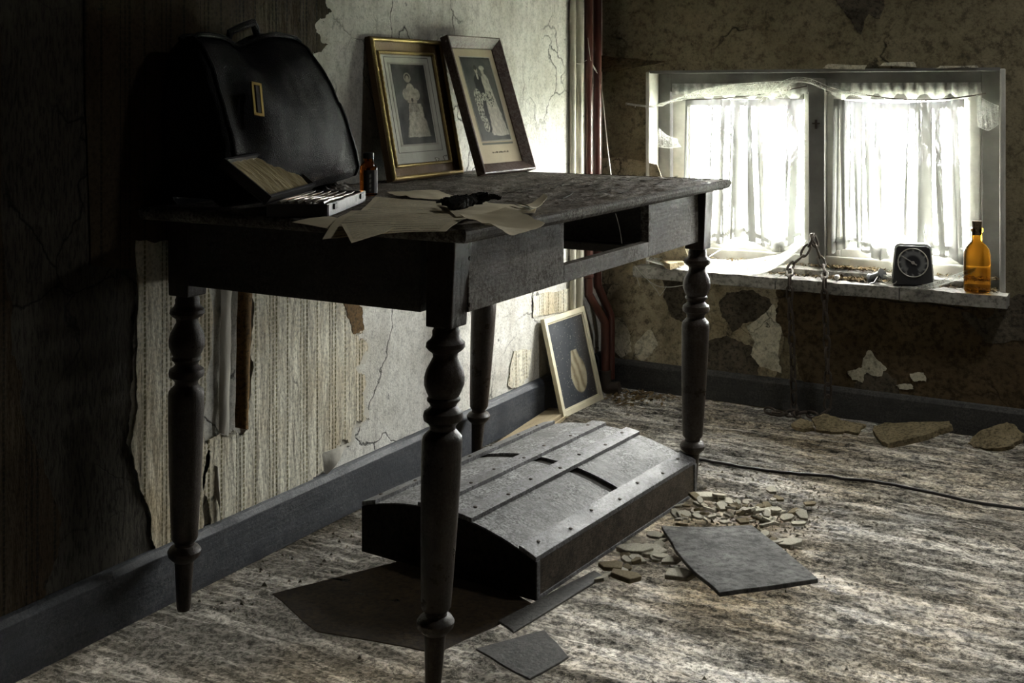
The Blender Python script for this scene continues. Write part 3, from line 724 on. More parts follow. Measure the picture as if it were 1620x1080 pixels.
LEGP = [(.632, .020), (.615, .022), (.612, .024), (.604, .0235), (.598, .026), (.592, .033), (.585, .034), (.580, .030), (.574, .022), (.567, .021), (.557, .026), (.545, .032),
        (.532, .0350), (.520, .0345), (.508, .030), (.500, .026), (.497, .0285), (.493, .0285), (.490, .025), (.484, .022), (.479, .026), (.474, .033), (.467, .0345),
        (.460, .033), (.456, .027), (.450, .0225), (.444, .0225), (.438, .028), (.432, .0335), (.424, .0350), (.41, .0350), (.34, .0335), (.25, .0305), (.18, .0275), (.142, .0255), (.138, .023), (.133, .019),
        (.128, .0195), (.124, .028), (.117, .0325), (.108, .031), (.101, .0245), (.096, .0185), (.08, .0175), (.04, .0155), (.006, .0135), (0, .012)]
def leg(tx, ty, bx, by, s=1.0):
    L = build('leg', MB().lathe([(z, r * s) for z, r in LEGP], 36, lambda z: (bx + (tx - bx) * z / .77, by + (ty - by) * z / .77)), M['leg'], table, smooth=True, auto=40)
    h = .0285
    f = lambda z: (bx + (tx - bx) * z / .77, by + (ty - by) * z / .77)
    a, b = f(.617), f(.771)
    blk = MB().add([(a[0] - h * .9, a[1] - h * .9, .620), (a[0] + h * .9, a[1] - h * .9, .620), (a[0] + h * .9, a[1] + h * .9, .620), (a[0] - h * .9, a[1] + h * .9, .620),
                    (b[0] - h, b[1] - h, .771), (b[0] + h, b[1] - h, .771), (b[0] + h, b[1] + h, .771), (b[0] - h, b[1] + h, .771)],
                   [(0, 3, 2, 1), (4, 5, 6, 7), (0, 1, 5, 4), (1, 2, 6, 5), (2, 3, 7, 6), (3, 0, 4, 7)])
    build('leg_block', blk, M['leg'], L, bevel=.003)
    return L, a, b
leg(.068, 1.69, .060, 1.685)
Lf, a_, b_ = leg(.680, 1.690, .658, 1.672)
for z in (.735, .655): build('peg', MB().lathe([(0, .004), (.003, .0035)], 10).xf(Matrix.Translation((.7085, 1.708, z)) @ Matrix.Rotation(pi / 2, 4, 'Y')), M['leg'], Lf)
leg(.694, 2.838, .672, 2.838)
leg(.068, 2.845, .056, 2.79)

# ================================================================== bag
bag = empty('leather_bag', (.11, 1.87, T), 'bulging black leather doctor bag leaning on the wall', 'bag')
def bag_pt(s, v):
    # s 0..1 around the section (front bottom -> front top -> back top -> back bottom), v along the wall
    S = [(.155, 0), (.185, .008), (.198, .03), (.200, .08), (.190, .15), (.172, .22), (.148, .29), (.120, .335), (.098, .350),
         (.075, .352), (.055, .345), (.035, .33), (.02, .28), (.012, .18), (.010, .06), (.014, .012), (.035, 0)]
    n = len(S) - 1; t = s * n; i = min(n - 1, int(t)); f = t - i
    x = S[i][0] * (1 - f) + S[i + 1][0] * f; z = S[i][1] * (1 - f) + S[i + 1][1] * f
    zf = z / .35
    y0, y1 = 1.672 - .012 * zf, 2.092 - .095 * zf
    # rounded ends
    e = abs(v * 2 - 1); rr = (1 - max(0, e - .86) / .14 * .35) if e > .86 else 1
    cx, cz = .10, .15
    k = 1 - max(0, (e - .84) / .16) ** 2.2 * .13
    x = cx + (x - cx) * k; z = cz + (z - cz) * k
    y = y0 + (y1 - y0) * v
    x += .014 * sin(pi * v) * sin(pi * min(1, zf * 1.1)) * (1 if s < .5 else 0)
    # sag and dents
    if s < .55:
        x -= .016 * math.exp(-((v - .46) / .10) ** 2 - ((zf - .92) / .2) ** 2)
        x -= .020 * math.exp(-((v - .15) / .10) ** 2 - ((zf - .55) / .25) ** 2)
        x += .006 * fbm(v * 4, z * 12, 2, 3)
    z -= .020 * math.exp(-((v - .44) / .14) ** 2) * max(0, zf - .6) / .4
    z += .010 * math.exp(-((v - .75) / .2) ** 2) * max(0, zf - .6) / .4
    lift = max(0, .035 * (v - .3) / .7) * (1 - zf) * (1 if s < .3 else .5)
    return Vector((x, y, T + max(.001, z * .95) + lift))
mb = MB(); ns, nv = 64, 60
mb.grid(nv, ns, lambda u, w: bag_pt(w, u))
W = nv + 1
for col_, flip in ((0, 1), (nv, 0)):
    ids = [j * W + col_ for j in range(ns + 1)]; ids.append(ids[0])
    c = sum((mb.v[i] for i in ids[:-1]), Vector()) / (len(ids) - 1); c = c.copy(); c.y += .018 if col_ == 0 else -.012
    k = len(mb.v); mb.v.append(c)
    # soft pleated end gusset in rings
    prev = ids
    for q in (.35, .7):
        cur = []
        for i in ids[:-1]:
            p = mb.v[i] * (1 - q) + c * q; cur.append(len(mb.v)); mb.v.append(p)
        cur.append(cur[0])
        for a, b, d, e in zip(prev, prev[1:], cur[1:], cur): mb.f.append((a, b, d, e))
        prev = cur
    for a, b in zip(prev, prev[1:]): mb.f.append((a, b, k))
body = build('body', mb, M['leather'], bag, smooth=True, auto=70)
# mouth frame bars along the top, seams, lock plate, handle
build('mouth_frame', MB().tube([bag_pt(.50, v / 30) + Vector((.004, 0, .004)) for v in range(1, 30)], .0055, 8), M['leather'], bag, smooth=True)
build('mouth_frame', MB().tube([bag_pt(.60, v / 30) + Vector((0, 0, .004)) for v in range(1, 30)], .0055, 8), M['leather'], bag, smooth=True)
build('seam_piping', MB().tube([bag_pt(w / 40 * .5, .045) + Vector((.002, -.001, .001)) for w in range(1, 40)], .0032, 6), M['leather'], bag, smooth=True)
build('seam_piping', MB().tube([bag_pt(w / 40 * .5, .955) + Vector((.002, .001, .001)) for w in range(1, 40)], .0032, 6), M['leather'], bag, smooth=True)
hp = [bag_pt(.55, .38), bag_pt(.55, .40) + Vector((0, 0, .03)), bag_pt(.55, .47) + Vector((.01, 0, .042)), bag_pt(.55, .56) + Vector((.012, 0, .040)), bag_pt(.55, .62) + Vector((0, 0, .022)), bag_pt(.55, .64)]
build('handle', MB().tube(hp, .008, 10), M['leather'], bag, smooth=True)
ctr = Px(403, 157, .195)
pl = MB()
def plate(u0, u1, z0, z1, d):
    for (a, b, c_, e) in ((u0, u1, z0, z0 + d), (u0, u1, z1 - d, z1), (u0, u0 + d, z0, z1), (u1 - d, u1, z0, z1)): pl.box(-.002, .003, a, b, c_, e)
plate(-.014, .014, -.034, .034, .006)
Lk = build('lock_plate', pl.xf(Matrix.Translation(ctr + Vector((.006, 0, 0))) @ Matrix.Rotation(radians(-14), 4, 'Y') @ Matrix.Rotation(radians(-8), 4, 'X')), M['brass'], bag, bevel=.001)
build('lock_tongue', MB().box(-.001, .004, -.005, .004, -.028, .027).xf(Matrix.Translation(ctr + Vector((.006, 0, 0))) @ Matrix.Rotation(radians(-14), 4, 'Y') @ Matrix.Rotation(radians(-8), 4, 'X')), M['iron'], Lk)

# ================================================================== picture frames
def picture(name, label, x, y, z0, phi, lean, w, h, stile, depth, prof_kind, fmat, mount, print_fn, pbox, extra=None):
    u = Vector((sin(phi), cos(phi), 0)); n0 = Vector((cos(phi), -sin(phi), 0))
    up = Vector((0, 0, 1)) * cos(lean) - n0 * sin(lean); n = u.cross(up)
    r = empty(name, (x, y, z0 + depth * sin(lean) + .0008), label, 'picture frame')
    m = Matrix((u, up, n)).transposed().to_4x4(); r.rotation_euler = m.to_euler()
    if prof_kind == 'scoop': pf = [(0, -depth), (0, -.002), (.003, .0), (.006, -.001), (.010, -.006), (stile - .007, -.011), (stile - .004, -.0085), (stile, -.011), (stile, -depth)]
    elif prof_kind == 'slope': pf = [(0, -depth), (0, 0), (.004, .001), (stile, -.016), (stile, -depth)]
    else: pf = [(0, -depth), (0, 0), (stile * .72, .0), (stile * .8, -.003), (stile, -.004), (stile, -depth)]
    def rail(a, b, ax, bx):
        # a,b: maps (s) -> 2-D start and end points
        mb = MB(); k = len(pf)
        A_ = [Vector((*a(s), d)) for s, d in pf]; B_ = [Vector((*b(s), d)) for s, d in pf]
        mb.add(A_ + B_, [(i, (i + 1) % k, (i + 1) % k + k, i + k) for i in range(k)] + [tuple(range(k))[::-1], tuple(range(k, 2 * k))])
        ro = build('frame_rail', mb, fmat, r, world=False, smooth=True, auto=35)
        if prof_kind == 'scoop':
            for s0, s1, zt in ((.0015, .012, .004), (stile - .009, stile - .001, -.006)):
                m2 = MB(); ring_ = [(s0 + (s1 - s0) * (.5 - .5 * cos(q)), zt - .006 + .006 * sin(q)) for q in [pi * k / 8 for k in range(9)]]
                kk = len(ring_); A2 = [Vector((*a(s), d)) for s, d in ring_]; B2 = [Vector((*b(s), d)) for s, d in ring_]
                nn = 40; rows = []
                for g_ in range(nn + 1):
                    t_ = g_ / nn
                    rows += [p * (1 - t_) + q * t_ + Vector((0, 0, .0016 * (1 if g_ % 2 else 0) * sin(pi * ii / (kk - 1)))) for ii, (p, q) in enumerate(zip(A2, B2))]
                m2.add(rows, [(g_ * kk + i, g_ * kk + i + 1, (g_ + 1) * kk + i + 1, (g_ + 1) * kk + i) for g_ in range(nn) for i in range(kk - 1)])
                build('gilt_bead', m2, M['gold'], ro, world=False, smooth=True, auto=60)
        return ro
    rail(lambda s: (s, s), lambda s: (w - s, s), 0, 0); rail(lambda s: (w - s, h - s), lambda s: (s, h - s), 0, 0)
    rail(lambda s: (w - s, s), lambda s: (w - s, h - s), 0, 0); rail(lambda s: (s, h - s), lambda s: (s, s), 0, 0)
    build('backing', MB().box(stile - .004, w - stile + .004, stile - .004, h - stile + .004, -depth, -depth + .003), M['board'], r, world=False)
    build('mount', MB().box(stile - .003, w - stile + .003, stile - .003, h - stile + .003, -depth + .003, -depth + .006), mount, r, world=False)
    x0, x1, y0, y1 = pbox
    nx, ny = 110, max(8, int(110 * (y1 - y0) / (x1 - x0)))
    mb = MB().grid(nx, ny, lambda a, b: (x0 + (x1 - x0) * a, y0 + (y1 - y0) * b, -depth + .0066))
    o = build('print', mb, M['print'], r, world=False)
    at = o.data.color_attributes.new('Col', 'FLOAT_COLOR', 'POINT')
    for i in range(len(o.data.vertices)):
        a, b = (i % (nx + 1)) / nx, (i // (nx + 1)) / ny
        c = print_fn(a, b, (y1 - y0) / (x1 - x0)); at.data[i].color = (c[0], c[1], c[2], 1)
    if extra: extra(r, w, h, depth)
    return r
def ell(a, b, cx, cy, rx, ry): return 1 - (((a - cx) / rx) ** 2 + ((b - cy) / ry) ** 2)
def sm(v, e=.15): return max(0.0, min(1.0, v / e + .5))
def blend(c, d, t): return tuple(c[i] * (1 - t) + d[i] * t for i in range(3))
def tri(a, b, cx, y0, y1, w0, w1):
    if b < y0 or b > y1: return -1
    w = w0 + (w1 - w0) * (b - y0) / (y1 - y0); return (w - abs(a - cx)) / max(w, 1e-3)
def bride(a, b, asp):
    nz = fbm(a * 12, b * 20, 1, 5); n2 = fbm(a * 34, b * 50, 4, 3)
    c = blend((.035, .036, .034), (.11, .11, .10), .5 + .6 * fbm(a * 3, b * 4, 7))
    lace = lambda k: (.46 * k + .16 * nz + .10 * n2, .43 * k + .15 * nz + .10 * n2, .35 * k + .13 * nz + .08 * n2)
    edge = .03 * fbm(b * 14, a * 6, 2, 3)
    c = blend(c, lace(1.0), sm(tri(a + edge, b, .54, .09, .50, .34, .17)))       # wide lace skirt
    c = blend(c, lace(.55), .7 * sm(tri(a, b, .50, .40, .54, .16, .10)))          # waist
    c = blend(c, lace(1.05), sm(ell(a, b, .47, .64, .14, .12)))                   # bodice
    for x, y in ((.33, .62), (.62, .62)): c = blend(c, lace(1.0), sm(ell(a, b, x, y, .11, .075)))   # puffed sleeves
    for x, y in ((.40, .53), (.55, .53)): c = blend(c, (.40, .35, .28), sm(ell(a, b, x, y, .07, .02)))
    c = blend(c, (.08, .075, .06), sm(ell(a, b, .48, .55, .035, .025)))
    c = blend(c, lace(.9), .9 * sm(ell(a, b, .43, .83, .105, .062)))              # veil
    c = blend(c, (.08, .07, .06), sm(ell(a, b, .43, .835, .07, .045)))            # hair
    c = blend(c, (.42, .37, .30), sm(ell(a, b, .43, .815, .05, .042)))            # face
    c = blend(c, (.5, .47, .4), sm(ell(a, b, .52, .10, .06, .02)))
    return c
def couple(a, b, asp):
    nz = fbm(a * 12, b * 16, 3, 4)
    c = blend((.05, .055, .05), (.12, .12, .105), .5 + .5 * fbm(a * 3, b * 4, 3))
    c = blend(c, (.018, .018, .018), sm(tri(a, b, .42, .10, .74, .17, .13)))      # dark suit
    c = blend(c, (.018, .018, .018), sm(ell(a, b, .42, .70, .14, .09)))
    c = blend(c, (.5, .47, .40), sm(ell(a, b, .43, .77, .03, .04)))
    c = blend(c, (.42, .37, .3), sm(ell(a, b, .43, .845, .05, .045)))
    c = blend(c, (.05, .045, .04), sm(ell(a, b, .425, .875, .055, .03)))
    n2 = fbm(a * 30 + b * 8, b * 12, 6, 3)
    dress = (.48 + .12 * nz + .12 * n2, .45 + .12 * nz + .12 * n2, .38 + .1 * nz + .1 * n2)
    ed = .025 * fbm(b * 12, a * 5, 8, 3)
    c = blend(c, dress, sm(tri(a + ed, b, .68 + .12 * max(0, .4 - b), .06, .74, .28, .09)))
    c = blend(c, dress, .9 * sm(ell(a, b, .72, .10, .30, .05)))                    # gown and train
    c = blend(c, dress, sm(ell(a, b, .66, .70, .12, .10)))
    c = blend(c, (.45, .40, .33), sm(ell(a, b, .64, .83, .05, .045)))
    c = blend(c, dress, sm(ell(a, b, .64, .87, .09, .03)))
    fl = fbm(a * 26, b * 34, 9, 3)
    for (x, y, rx, ry) in ((.27, .50, .13, .12), (.25, .35, .10, .14), (.30, .20, .10, .10), (.66, .50, .12, .10), (.47, .52, .08, .05)):
        c = blend(c, (.5, .48, .4) if fl > -.05 else (.06, .06, .05), sm(ell(a, b, x, y, rx, ry)))
    return c
def drapery(a, b, asp):
    # a plain stand-in for the old print: a pale folded cloth on a dark slate ground
    c = blend((.035, .04, .05), (.075, .08, .09), .5 + .5 * fbm(a * 3, b * 3, 5))
    c = blend(c, (.07, .05, .035), max(0, a - .65) * 1.6)
    t = max(sm(ell(a, b, .60, .32, .22, .22)), sm(tri(a, b, .58, .30, .62, .22, .08)))
    f = .5 + .5 * sin(a * 38 + b * 16 + 3 * fbm(a * 4, b * 4, 2))
    c = blend(c, blend((.22, .18, .11), (.46, .40, .28), f), t)
    if fbm(a * 60, b * 80, 8, 2) > .62: c = blend(c, (.4, .4, .36), .8)
    return c
def mount_lines(r, w, h, d):
    for (i0, j0, i1, j1, t, m) in ((.13, .10, .87, .93, .0016, 'board'), (.19, .19, .81, .87, .0014, 'board'), (.235, .235, .765, .83, .005, 'torn_edge')):
        mb = MB(); z = -d + .006; a, b, c, e = w * i0, w * i1, h * j0, h * j1
        for q in ((a, b, c, c + t), (a, b, e - t, e), (a, a + t, c, e), (b - t, b, c, e)): mb.box(*q, z, z + .0006)
        build('embossed_line', mb, M[m] if m != 'board' else M['mat_line'], r, world=False)
    p = [Vector((w * (.66 + .2 * t + .02 * sin(t * 30)), h * (.105 + .03 * sin(t * 9) + .02 * t), -d + .0066)) for t in [k / 24 for k in range(25)]]
    build('signature', MB().tube(p, .0007, 4), M['ink'], r, world=False)
def mount_caption(r, w, h, d):
    mb = MB(); z = -d + .006; a, b, c, e, t = w * .215, w * .80, h * .235, h * .865, .004
    for q in ((a, b, c, c + t), (a, b, e - t, e), (a, a + t, c, e), (b - t, b, c, e)): mb.box(*q, z, z + .0006)
    build('print_border', mb, M['torn_edge'], r, world=False)
    build('print_border', MB().box(w * .215, w * .80, h * .212, h * .226, z, z + .0005), M['mat_line'], r, world=False)
    mb = MB(); x = w * .36; rr = random.Random(3)
    while x < w * .68:
        l = rr.uniform(.0012, .0028); mb.box(x, x + l, h * .150, h * .150 + rr.uniform(.0025, .005), z, z + .0003); x += l + rr.choice((.001, .001, .004))
    build('caption', mb, M['ink'], r, world=False)
M['mat_line'] = plain('mount_shadow_line', (.24, .24, .2), .8, .2)
M['ink'] = plain('faded_ink', (.09, .07, .05), .8, .2)
picture('picture_frame', 'gilt frame with a wedding portrait of a lone bride in a wide skirt', .088, 2.352, T, 0.0, .20, .322, .366, .042, .020, 'scoop', M['gilt_brown'], M['mat_grey'], bride, (.086, .236, .090, .300), mount_lines)
picture('picture_frame', 'mahogany frame with a wedding portrait of a couple and bouquets', .172, 2.645, T, .07, .325, .250, .390, .030, .026, 'slope', M['frame_wood'], M['mat_tan'], couple, (.0555, .1945, .094, .335), mount_caption)
picture('picture_frame', 'chipped cream frame standing on the floor against the wall', .094, 3.249, .002, .03, .238, .268, .308, .022, .014, 'flat', M['cream_frame'], M['mat_line'], drapery, (.0215, .2465, .0215, .2865))

# ================================================================== things on the table
def sheet(name, label, pxs, dz, mat, seed, wave=.003, group=None, cat='paper', curl=0.0, n=16, droop=1.0):
    A_, B_, C_, D_ = [Pz(a, b, T + dz) for a, b in pxs]
    uvs = []
    def fn(u, v):
        p = ((A_ * (1 - u) + B_ * u) * (1 - v) + (D_ * (1 - u) + C_ * u) * v).copy()
        ov = max(0, p.x - TX1 - .004, TY0 - .004 - p.y)
        p.z += wave * (.6 + fbm(p.x * 7, p.y * 7, seed)) + curl * (u - .5) ** 2 * 4
        if ov: p.z -= droop * (1.2 * ov * ov + .05 * ov)
        uvs.append((u, v)); return p
    mb = MB().grid(n, n, fn)
    o = build(name, mb, mat, smooth=True, uv=uvs, solid=.0006)
    return tag(o, label, cat, group)
sheet('letter', 'handwritten letter reaching out over the near table edge', [(556, 334), (752, 340), (705, 362), (510, 358)], .006, M['paper_written'], 3, .003)
sheet('folded_paper', 'blank folded sheet drooping over the table corner', [(726, 345), (800, 337), (862, 360), (806, 380)], .011, M['paper'], 5, .006, curl=.006, droop=.0)
sheet('note_card', 'small written card poking out over the near table edge', [(540, 355), (640, 352), (610, 368), (556, 384)], .003, M['paper_written'], 6, .001, droop=0)
sheet('note_card', 'narrow blank slip beside the instrument case at the table edge', [(462, 348), (520, 342), (560, 350), (520, 355)], .002, M['paper'], 7, .001)
sheet('letter', 'written sheet lying between the small bottle and the folded paper', [(594, 312), (700, 321), (724, 342), (566, 338)], .004, M['paper_written'], 8, .003)
sheet('folded_paper', 'blank square sheet under the black dried sprig', [(694, 322), (768, 318), (800, 337), (722, 344)], .008, M['paper'], 9, .003)
sheet('folded_paper', 'creased pale sheet farthest back, below the gilt frame', [(612, 306), (690, 302), (742, 318), (650, 317)], .003, M['paper'], 10, .006)
sheet('envelope', 'worn envelope end to the right of the black sprig', [(768, 322), (850, 326), (846, 338), (790, 338)], .004, M['paper'], 12, .003, cat='envelope')
# bundle of folded letters sticking up
for i, lab in enumerate(('lowest of the folded letters lying at the front table edge', 'middle one of the folded letters lying at the front table edge', 'topmost of the folded letters lying at the front table edge')):
    sheet('folded_letter', lab, [(806 + 6 * i, 336 - 3 * i), (852 + 4 * i, 321 - 2 * i), (858 + 4 * i, 325 - 2 * i), (826 + 5 * i, 342 - 4 * i)], .008 + .005 * i, M['paper'] if i != 1 else M['torn_edge'], 20 + i, .003, 'folded letters at the table edge', 'letter', .01, 8)
# loose paper corner hanging from the drooping sheet
# black dried sprig
sp = MB(); r2 = random.Random(4)
for i in range(30):
    t = i / 29; p = Pz(700 + 88 * t, 318 + 6 * sin(t * 5) - 4 * sin(pi * t), T + .020 + .004 * sin(t * 9))
    rr = (.004 + .012 * sin(pi * min(1, t * 1.1)) ** .7) * r2.uniform(.6, 1.1)
    k = len(sp.v); sp.lathe([(-rr, rr * .2), (-rr * .6, rr * .8), (0, rr), (rr * .6, rr * .75), (rr, rr * .15)], 8)
    for q in range(k, len(sp.v)):
        v = sp.v[q]; sp.v[q] = p + Vector((v.x * 1.2, v.y * 1.2, v.z * .8)) + Vector((r2.uniform(-.004, .004), r2.uniform(-.004, .004), r2.uniform(-.003, .003)))
sp.tube([Pz(690, 320, T + .016), Pz(715, 318, T + .018), Pz(740, 316, T + .02)], .002, 6)
tag(build('dried_sprig', sp, M['sprig'], smooth=False), 'shrivelled black dried flower sprig lying on the papers', 'dried flowers')

# instrument case
cA = Pz(518, 344.5, T); cB = Pz(578, 320, T); ey = (cB - cA); LY = ey.length; ey.normalize(); ex = Vector((ey.y, -ey.x, 0)); LX = .112; CH = .024
rotc = math.atan2(-ey.x, ey.y)
org = cA - ex * LX; 
case = empty('instrument_case', org, 'open black instrument case with ivory silk lid in front of the bag', 'case', rot=(0, 0, rotc))
w_ = .006
tray = MB().box(0, LX, 0, LY, .001, .006)
for q in ((0, LX, 0, w_), (0, LX, LY - w_, LY), (0, w_, w_, LY - w_), (LX - w_, LX, w_, LY - w_)): tray.box(*q, .001, CH)
build('tray', tray, M['black'], case, world=False, bevel=.001)
build('front_facing', MB().box(LX, LX + .0015, .004, LY - .004, .002, CH - .001), M['tin'], case, world=False)
for yy in (.045, LY - .045): build('clasp', MB().box(LX + .0015, LX + .005, yy - .011, yy + .011, .012, .022), M['black'], case, world=False, bevel=.001)
build('tray_lining', MB().grid(14, 18, lambda u, v: (w_ + (LX - 2 * w_) * u, w_ + (LY - 2 * w_) * v, .016 + .002 * sin(v * 40) + .001 * fbm(u * 9, v * 9))), M['silk'], case, world=False, smooth=True)
lidm = Matrix.Translation((0, 0, CH)) @ Matrix.Rotation(radians(-142), 4, 'Y')
lid_mb = MB().box(0, LX, 0, LY, 0, .004)
for q in ((0, LX, 0, w_), (0, LX, LY - w_, LY), (0, w_, w_, LY - w_), (LX - w_, LX, w_, LY - w_)): lid_mb.box(*q, -.016, 0)
lid_o = build('lid', lid_mb.xf(lidm), M['black'], case, world=False, bevel=.001)
build('silk_lining', MB().grid(16, 26, lambda u, v: (w_ + (LX - 2 * w_) * u, w_ + (LY - 2 * w_) * v, -.006 - .0035 * abs(sin(v * 22 + 1.5 * fbm(u * 3, v * 2))) - .003 * sin(pi * u))).xf(lidm), M['silk'], lid_o, world=False, smooth=True)
mc = Matrix.Translation(org) @ Matrix.Rotation(rotc, 4, 'Z')
inst = [('lancet', .017, .0), ('forceps', .033, .0), ('scalpel', .049, .0), ('probe', .064, .0), ('scissors', .080, .0), ('hook', .097, .0)]
desc = ('steel lancet nearest the lid hinge in the open case', 'steel forceps second from the hinge in the open case', 'steel scalpel in the middle of the open case', 'slim steel probe lying in the open case', 'steel scissors lying in the open case', 'steel hook nearest the clasps in the open case')
for (nm, x, sk), lab in zip(inst, desc):
    mb = MB(); p0 = Vector((x, .02, .024)); p1 = Vector((x + sk * .3, LY - .03, .024))
    d = (p1 - p0)
    mb.tube([p0 + d * t + Vector((0, 0, .002 * sin(t * 7))) for t in (0, .2, .4, .6)], lambda t: .0038 - .0012 * t, 8)
    if nm == 'scissors':
        for s in (-1, 1):
            mb.tube([p0 + Vector((s * .0035 + .004 * cos(a), .0 + .009 * sin(a), 0)) for a in [k * pi / 6 for k in range(12)]], .002, 6, closed=True)
    sd = Vector((1, 0, 0)) * .005
    q = [p0 + d * .6 - sd * .5, p0 + d * .6 + sd * .5, p0 + d * .85 + sd, p1, p0 + d * .8 - sd]
    mb.prism(q, (0, 0, .0015))
    tag(build(nm, mb.xf(mc), M['steel'], smooth=True), lab, 'instrument', 'instruments in the open case')
# crumpled foil and chain heap behind the case
fm = MB(); c0 = Pz(520, 306, T)
fm.grid(20, 20, lambda u, v: c0 + Vector(((u - .5) * .09, (v - .5) * .13, .004 + .03 * (1 - (2 * u - 1) ** 2) * (1 - (2 * v - 1) ** 2) * (.6 + .8 * abs(fbm(u * 6, v * 6, 3))))))
tag(build('crumpled_foil', fm, M['steel'], smooth=False), 'glinting crumpled foil heap between the case and the small bottle', 'foil')

# small medicine bottle
def bottle(name, label, pos, hgt, half, depthf, prof, mat, stop_mat, rotz, power, stopper, lab_fn=None):
    r = empty(name, pos, label, 'bottle', rot=(0, 0, rotz))
    b = build('glass_body', MB().lathe([(z * hgt, rr * half) for z, rr in prof], 32, sy=1.0, sx=depthf, power=power), mat, r, world=False, smooth=True, auto=50)
    build('stopper', MB().lathe([(z * hgt, rr * half) for z, rr in stopper], 20), stop_mat, r, world=False, smooth=True)
    return r
sb = bottle('medicine_bottle', 'small brown medicine bottle with black cap and paper label', Pz(583, 309, T), .093, .0175, 1.0,
            [(0, .85), (.02, 1.0), (.62, 1.0), (.70, .92), (.77, .62), (.80, .56), (.88, .56)], M['brown_glass'], M['black'], -.5, 3.2, [(.86, .62), (.88, .68), (.98, .68), (1.0, .6)])
mb = MB().grid(20, 14, lambda u, v: (.0178 * (abs(cos(-1.0 + 2.1 * u)) ** 3.2 + abs(sin(-1.0 + 2.1 * u)) ** 3.2) ** (-1 / 3.2) * cos(-1.0 + 2.1 * u), .0178 * (abs(cos(-1.0 + 2.1 * u)) ** 3.2 + abs(sin(-1.0 + 2.1 * u)) ** 3.2) ** (-1 / 3.2) * sin(-1.0 + 2.1 * u), .006 + .05 * v))
lo = build('paper_label', mb, M['label'], sb, world=False, smooth=True)
at = lo.data.color_attributes.new('Col', 'FLOAT_COLOR', 'POINT')
for i in range(len(lo.data.vertices)):
    u, v = (i % 21) / 20, (i // 21) / 14
    c = (.40, .40, .42) if u > .62 else (.035, .033, .035)
    if .30 < u < .45 and .1 < v < .9 and int(v * 14) % 3: c = (.30, .29, .27)
    at.data[i].color = (*c, 1)

# ================================================================== trunk lid on the floor
ca, cb, cc = Pz(848, 952), Pz(1100, 783), Pz(553, 885)
th = math.atan2(cb.x - ca.x, cb.y - ca.y); LW, LL = .458, .752
ey = Vector((sin(th), cos(th), 0)); ex = Vector((cos(th), -sin(th), 0))
lc = ca + ey * LL / 2 - ex * LW / 2
trunk = empty('trunk_lid', (lc.x, lc.y, 0), 'domed trunk lid with wooden slats lying on the floor under the table', 'trunk', rot=(0, 0, -th))
hw, hl = LW / 2, LL / 2
def dome(x): return .088 + .046 * (1 - (abs(x + .01) / (hw + .01)) ** 2.0) - .008 * (x / hw)
def dome_panel(name, x0, x1, y0, y1, dz, thick, mat, parent, n=8, wav=0.0, m=1, bev=0.0):
    mb = MB(); pts = []
    up = [(x0 + (x1 - x0) * i / n) for i in range(n + 1)]
    ny = m
    mb.grid(n, ny, lambda u, v: (x0 + (x1 - x0) * u, y0 + (y1 - y0) * v, dome(x0 + (x1 - x0) * u) + dz + wav * fbm((x0 + (x1 - x0) * u) * 18, (y0 + (y1 - y0) * v) * 14, 2)))
    top = list(mb.v); k = len(top); W = n + 1
    mb.v += [Vector((p.x, p.y, p.z - thick)) for p in top]
    mb.f += [tuple(i + k for i in f[::-1]) for f in list(mb.f)]
    rim = [i for i in range(W)] + [j * W + n for j in range(1, ny + 1)] + [ny * W + i for i in range(n - 1, -1, -1)] + [j * W for j in range(ny - 1, 0, -1)]
    for a, b in zip(rim, rim[1:] + rim[:1]): mb.f.append((a, b, b + k, a + k))
    return build(name, mb, mat, parent, world=False, bevel=bev, smooth=False)
cols = [(-.190, -.072), (-.030, .030), (.070, .188)]
gy0, gy1 = .016, .054
for (x0, x1) in cols:
    dome_panel('cover_panel', x0 - .004, x1 + .004, -hl + .003, gy0, 0, .006, M['lid'], trunk, 8, .0012, 22)
    dome_panel('cover_panel', x0 - .004, x1 + .004, gy1, hl - .003, 0, .006, M['lid'], trunk, 8, .0012, 18)
dome_panel('cross_band', -hw + .01, hw - .01, gy0 - .005, gy1 + .005, -.006, .006, M['lid_dark'], trunk, 20)
slats = [(-hw, -.190), (-.072, -.030), (.030, .070), (.188, hw)]
riv = None
for (x0, x1) in slats:
    s = dome_panel('slat', x0, x1, -hl, hl, .009, .010, M['strap'], trunk, 4, .0004, 20, .0012)
    for j in range(7):
        yy = -hl + .05 + j * (LL - .1) / 6; xx = (x0 + x1) / 2 + (.006 if j % 2 else -.006)
        if riv is None:
            riv = build('rivet', MB().lathe([(0, .0048), (.0014, .0042), (.0024, .002)], 10), M['iron'], s, world=False, smooth=True); riv.location = (xx, yy, dome(xx) + .0088)
        else: link_copy(riv, 'rivet', s, (xx, yy, dome(xx) + .0088))
def end_board(y0, y1, mat):
    pts = [(-hw, y0, .002), (hw, y0, .002)] + [(hw - LW * i / 16, y0, dome(hw - LW * i / 16) - .002) for i in range(17)]
    return build('end_board', MB().prism(pts, (0, y1 - y0, 0)), mat, trunk, world=False)
eb = end_board(-hl, -hl + .014, M['lid_dark']); end_board(hl - .014, hl, M['lid_dark'])
build('ring_clasp', MB().tube([(.02 + .011 * cos(a), -hl - .004, .075 + .011 * sin(a)) for a in [k * pi / 8 for k in range(16)]], .0022, 6, closed=True), M['iron'], eb, world=False, smooth=True)
sd = build('side_board', MB().box(hw - .014, hw, -hl + .014, hl - .014, .002, dome(hw) - .001), M['canvas'], trunk, world=False)
build('edge_binding', MB().box(hw - .001, hw + .0025, -hl, -hl + .012, .002, dome(hw)), M['strap'], sd, world=False, bevel=.001)
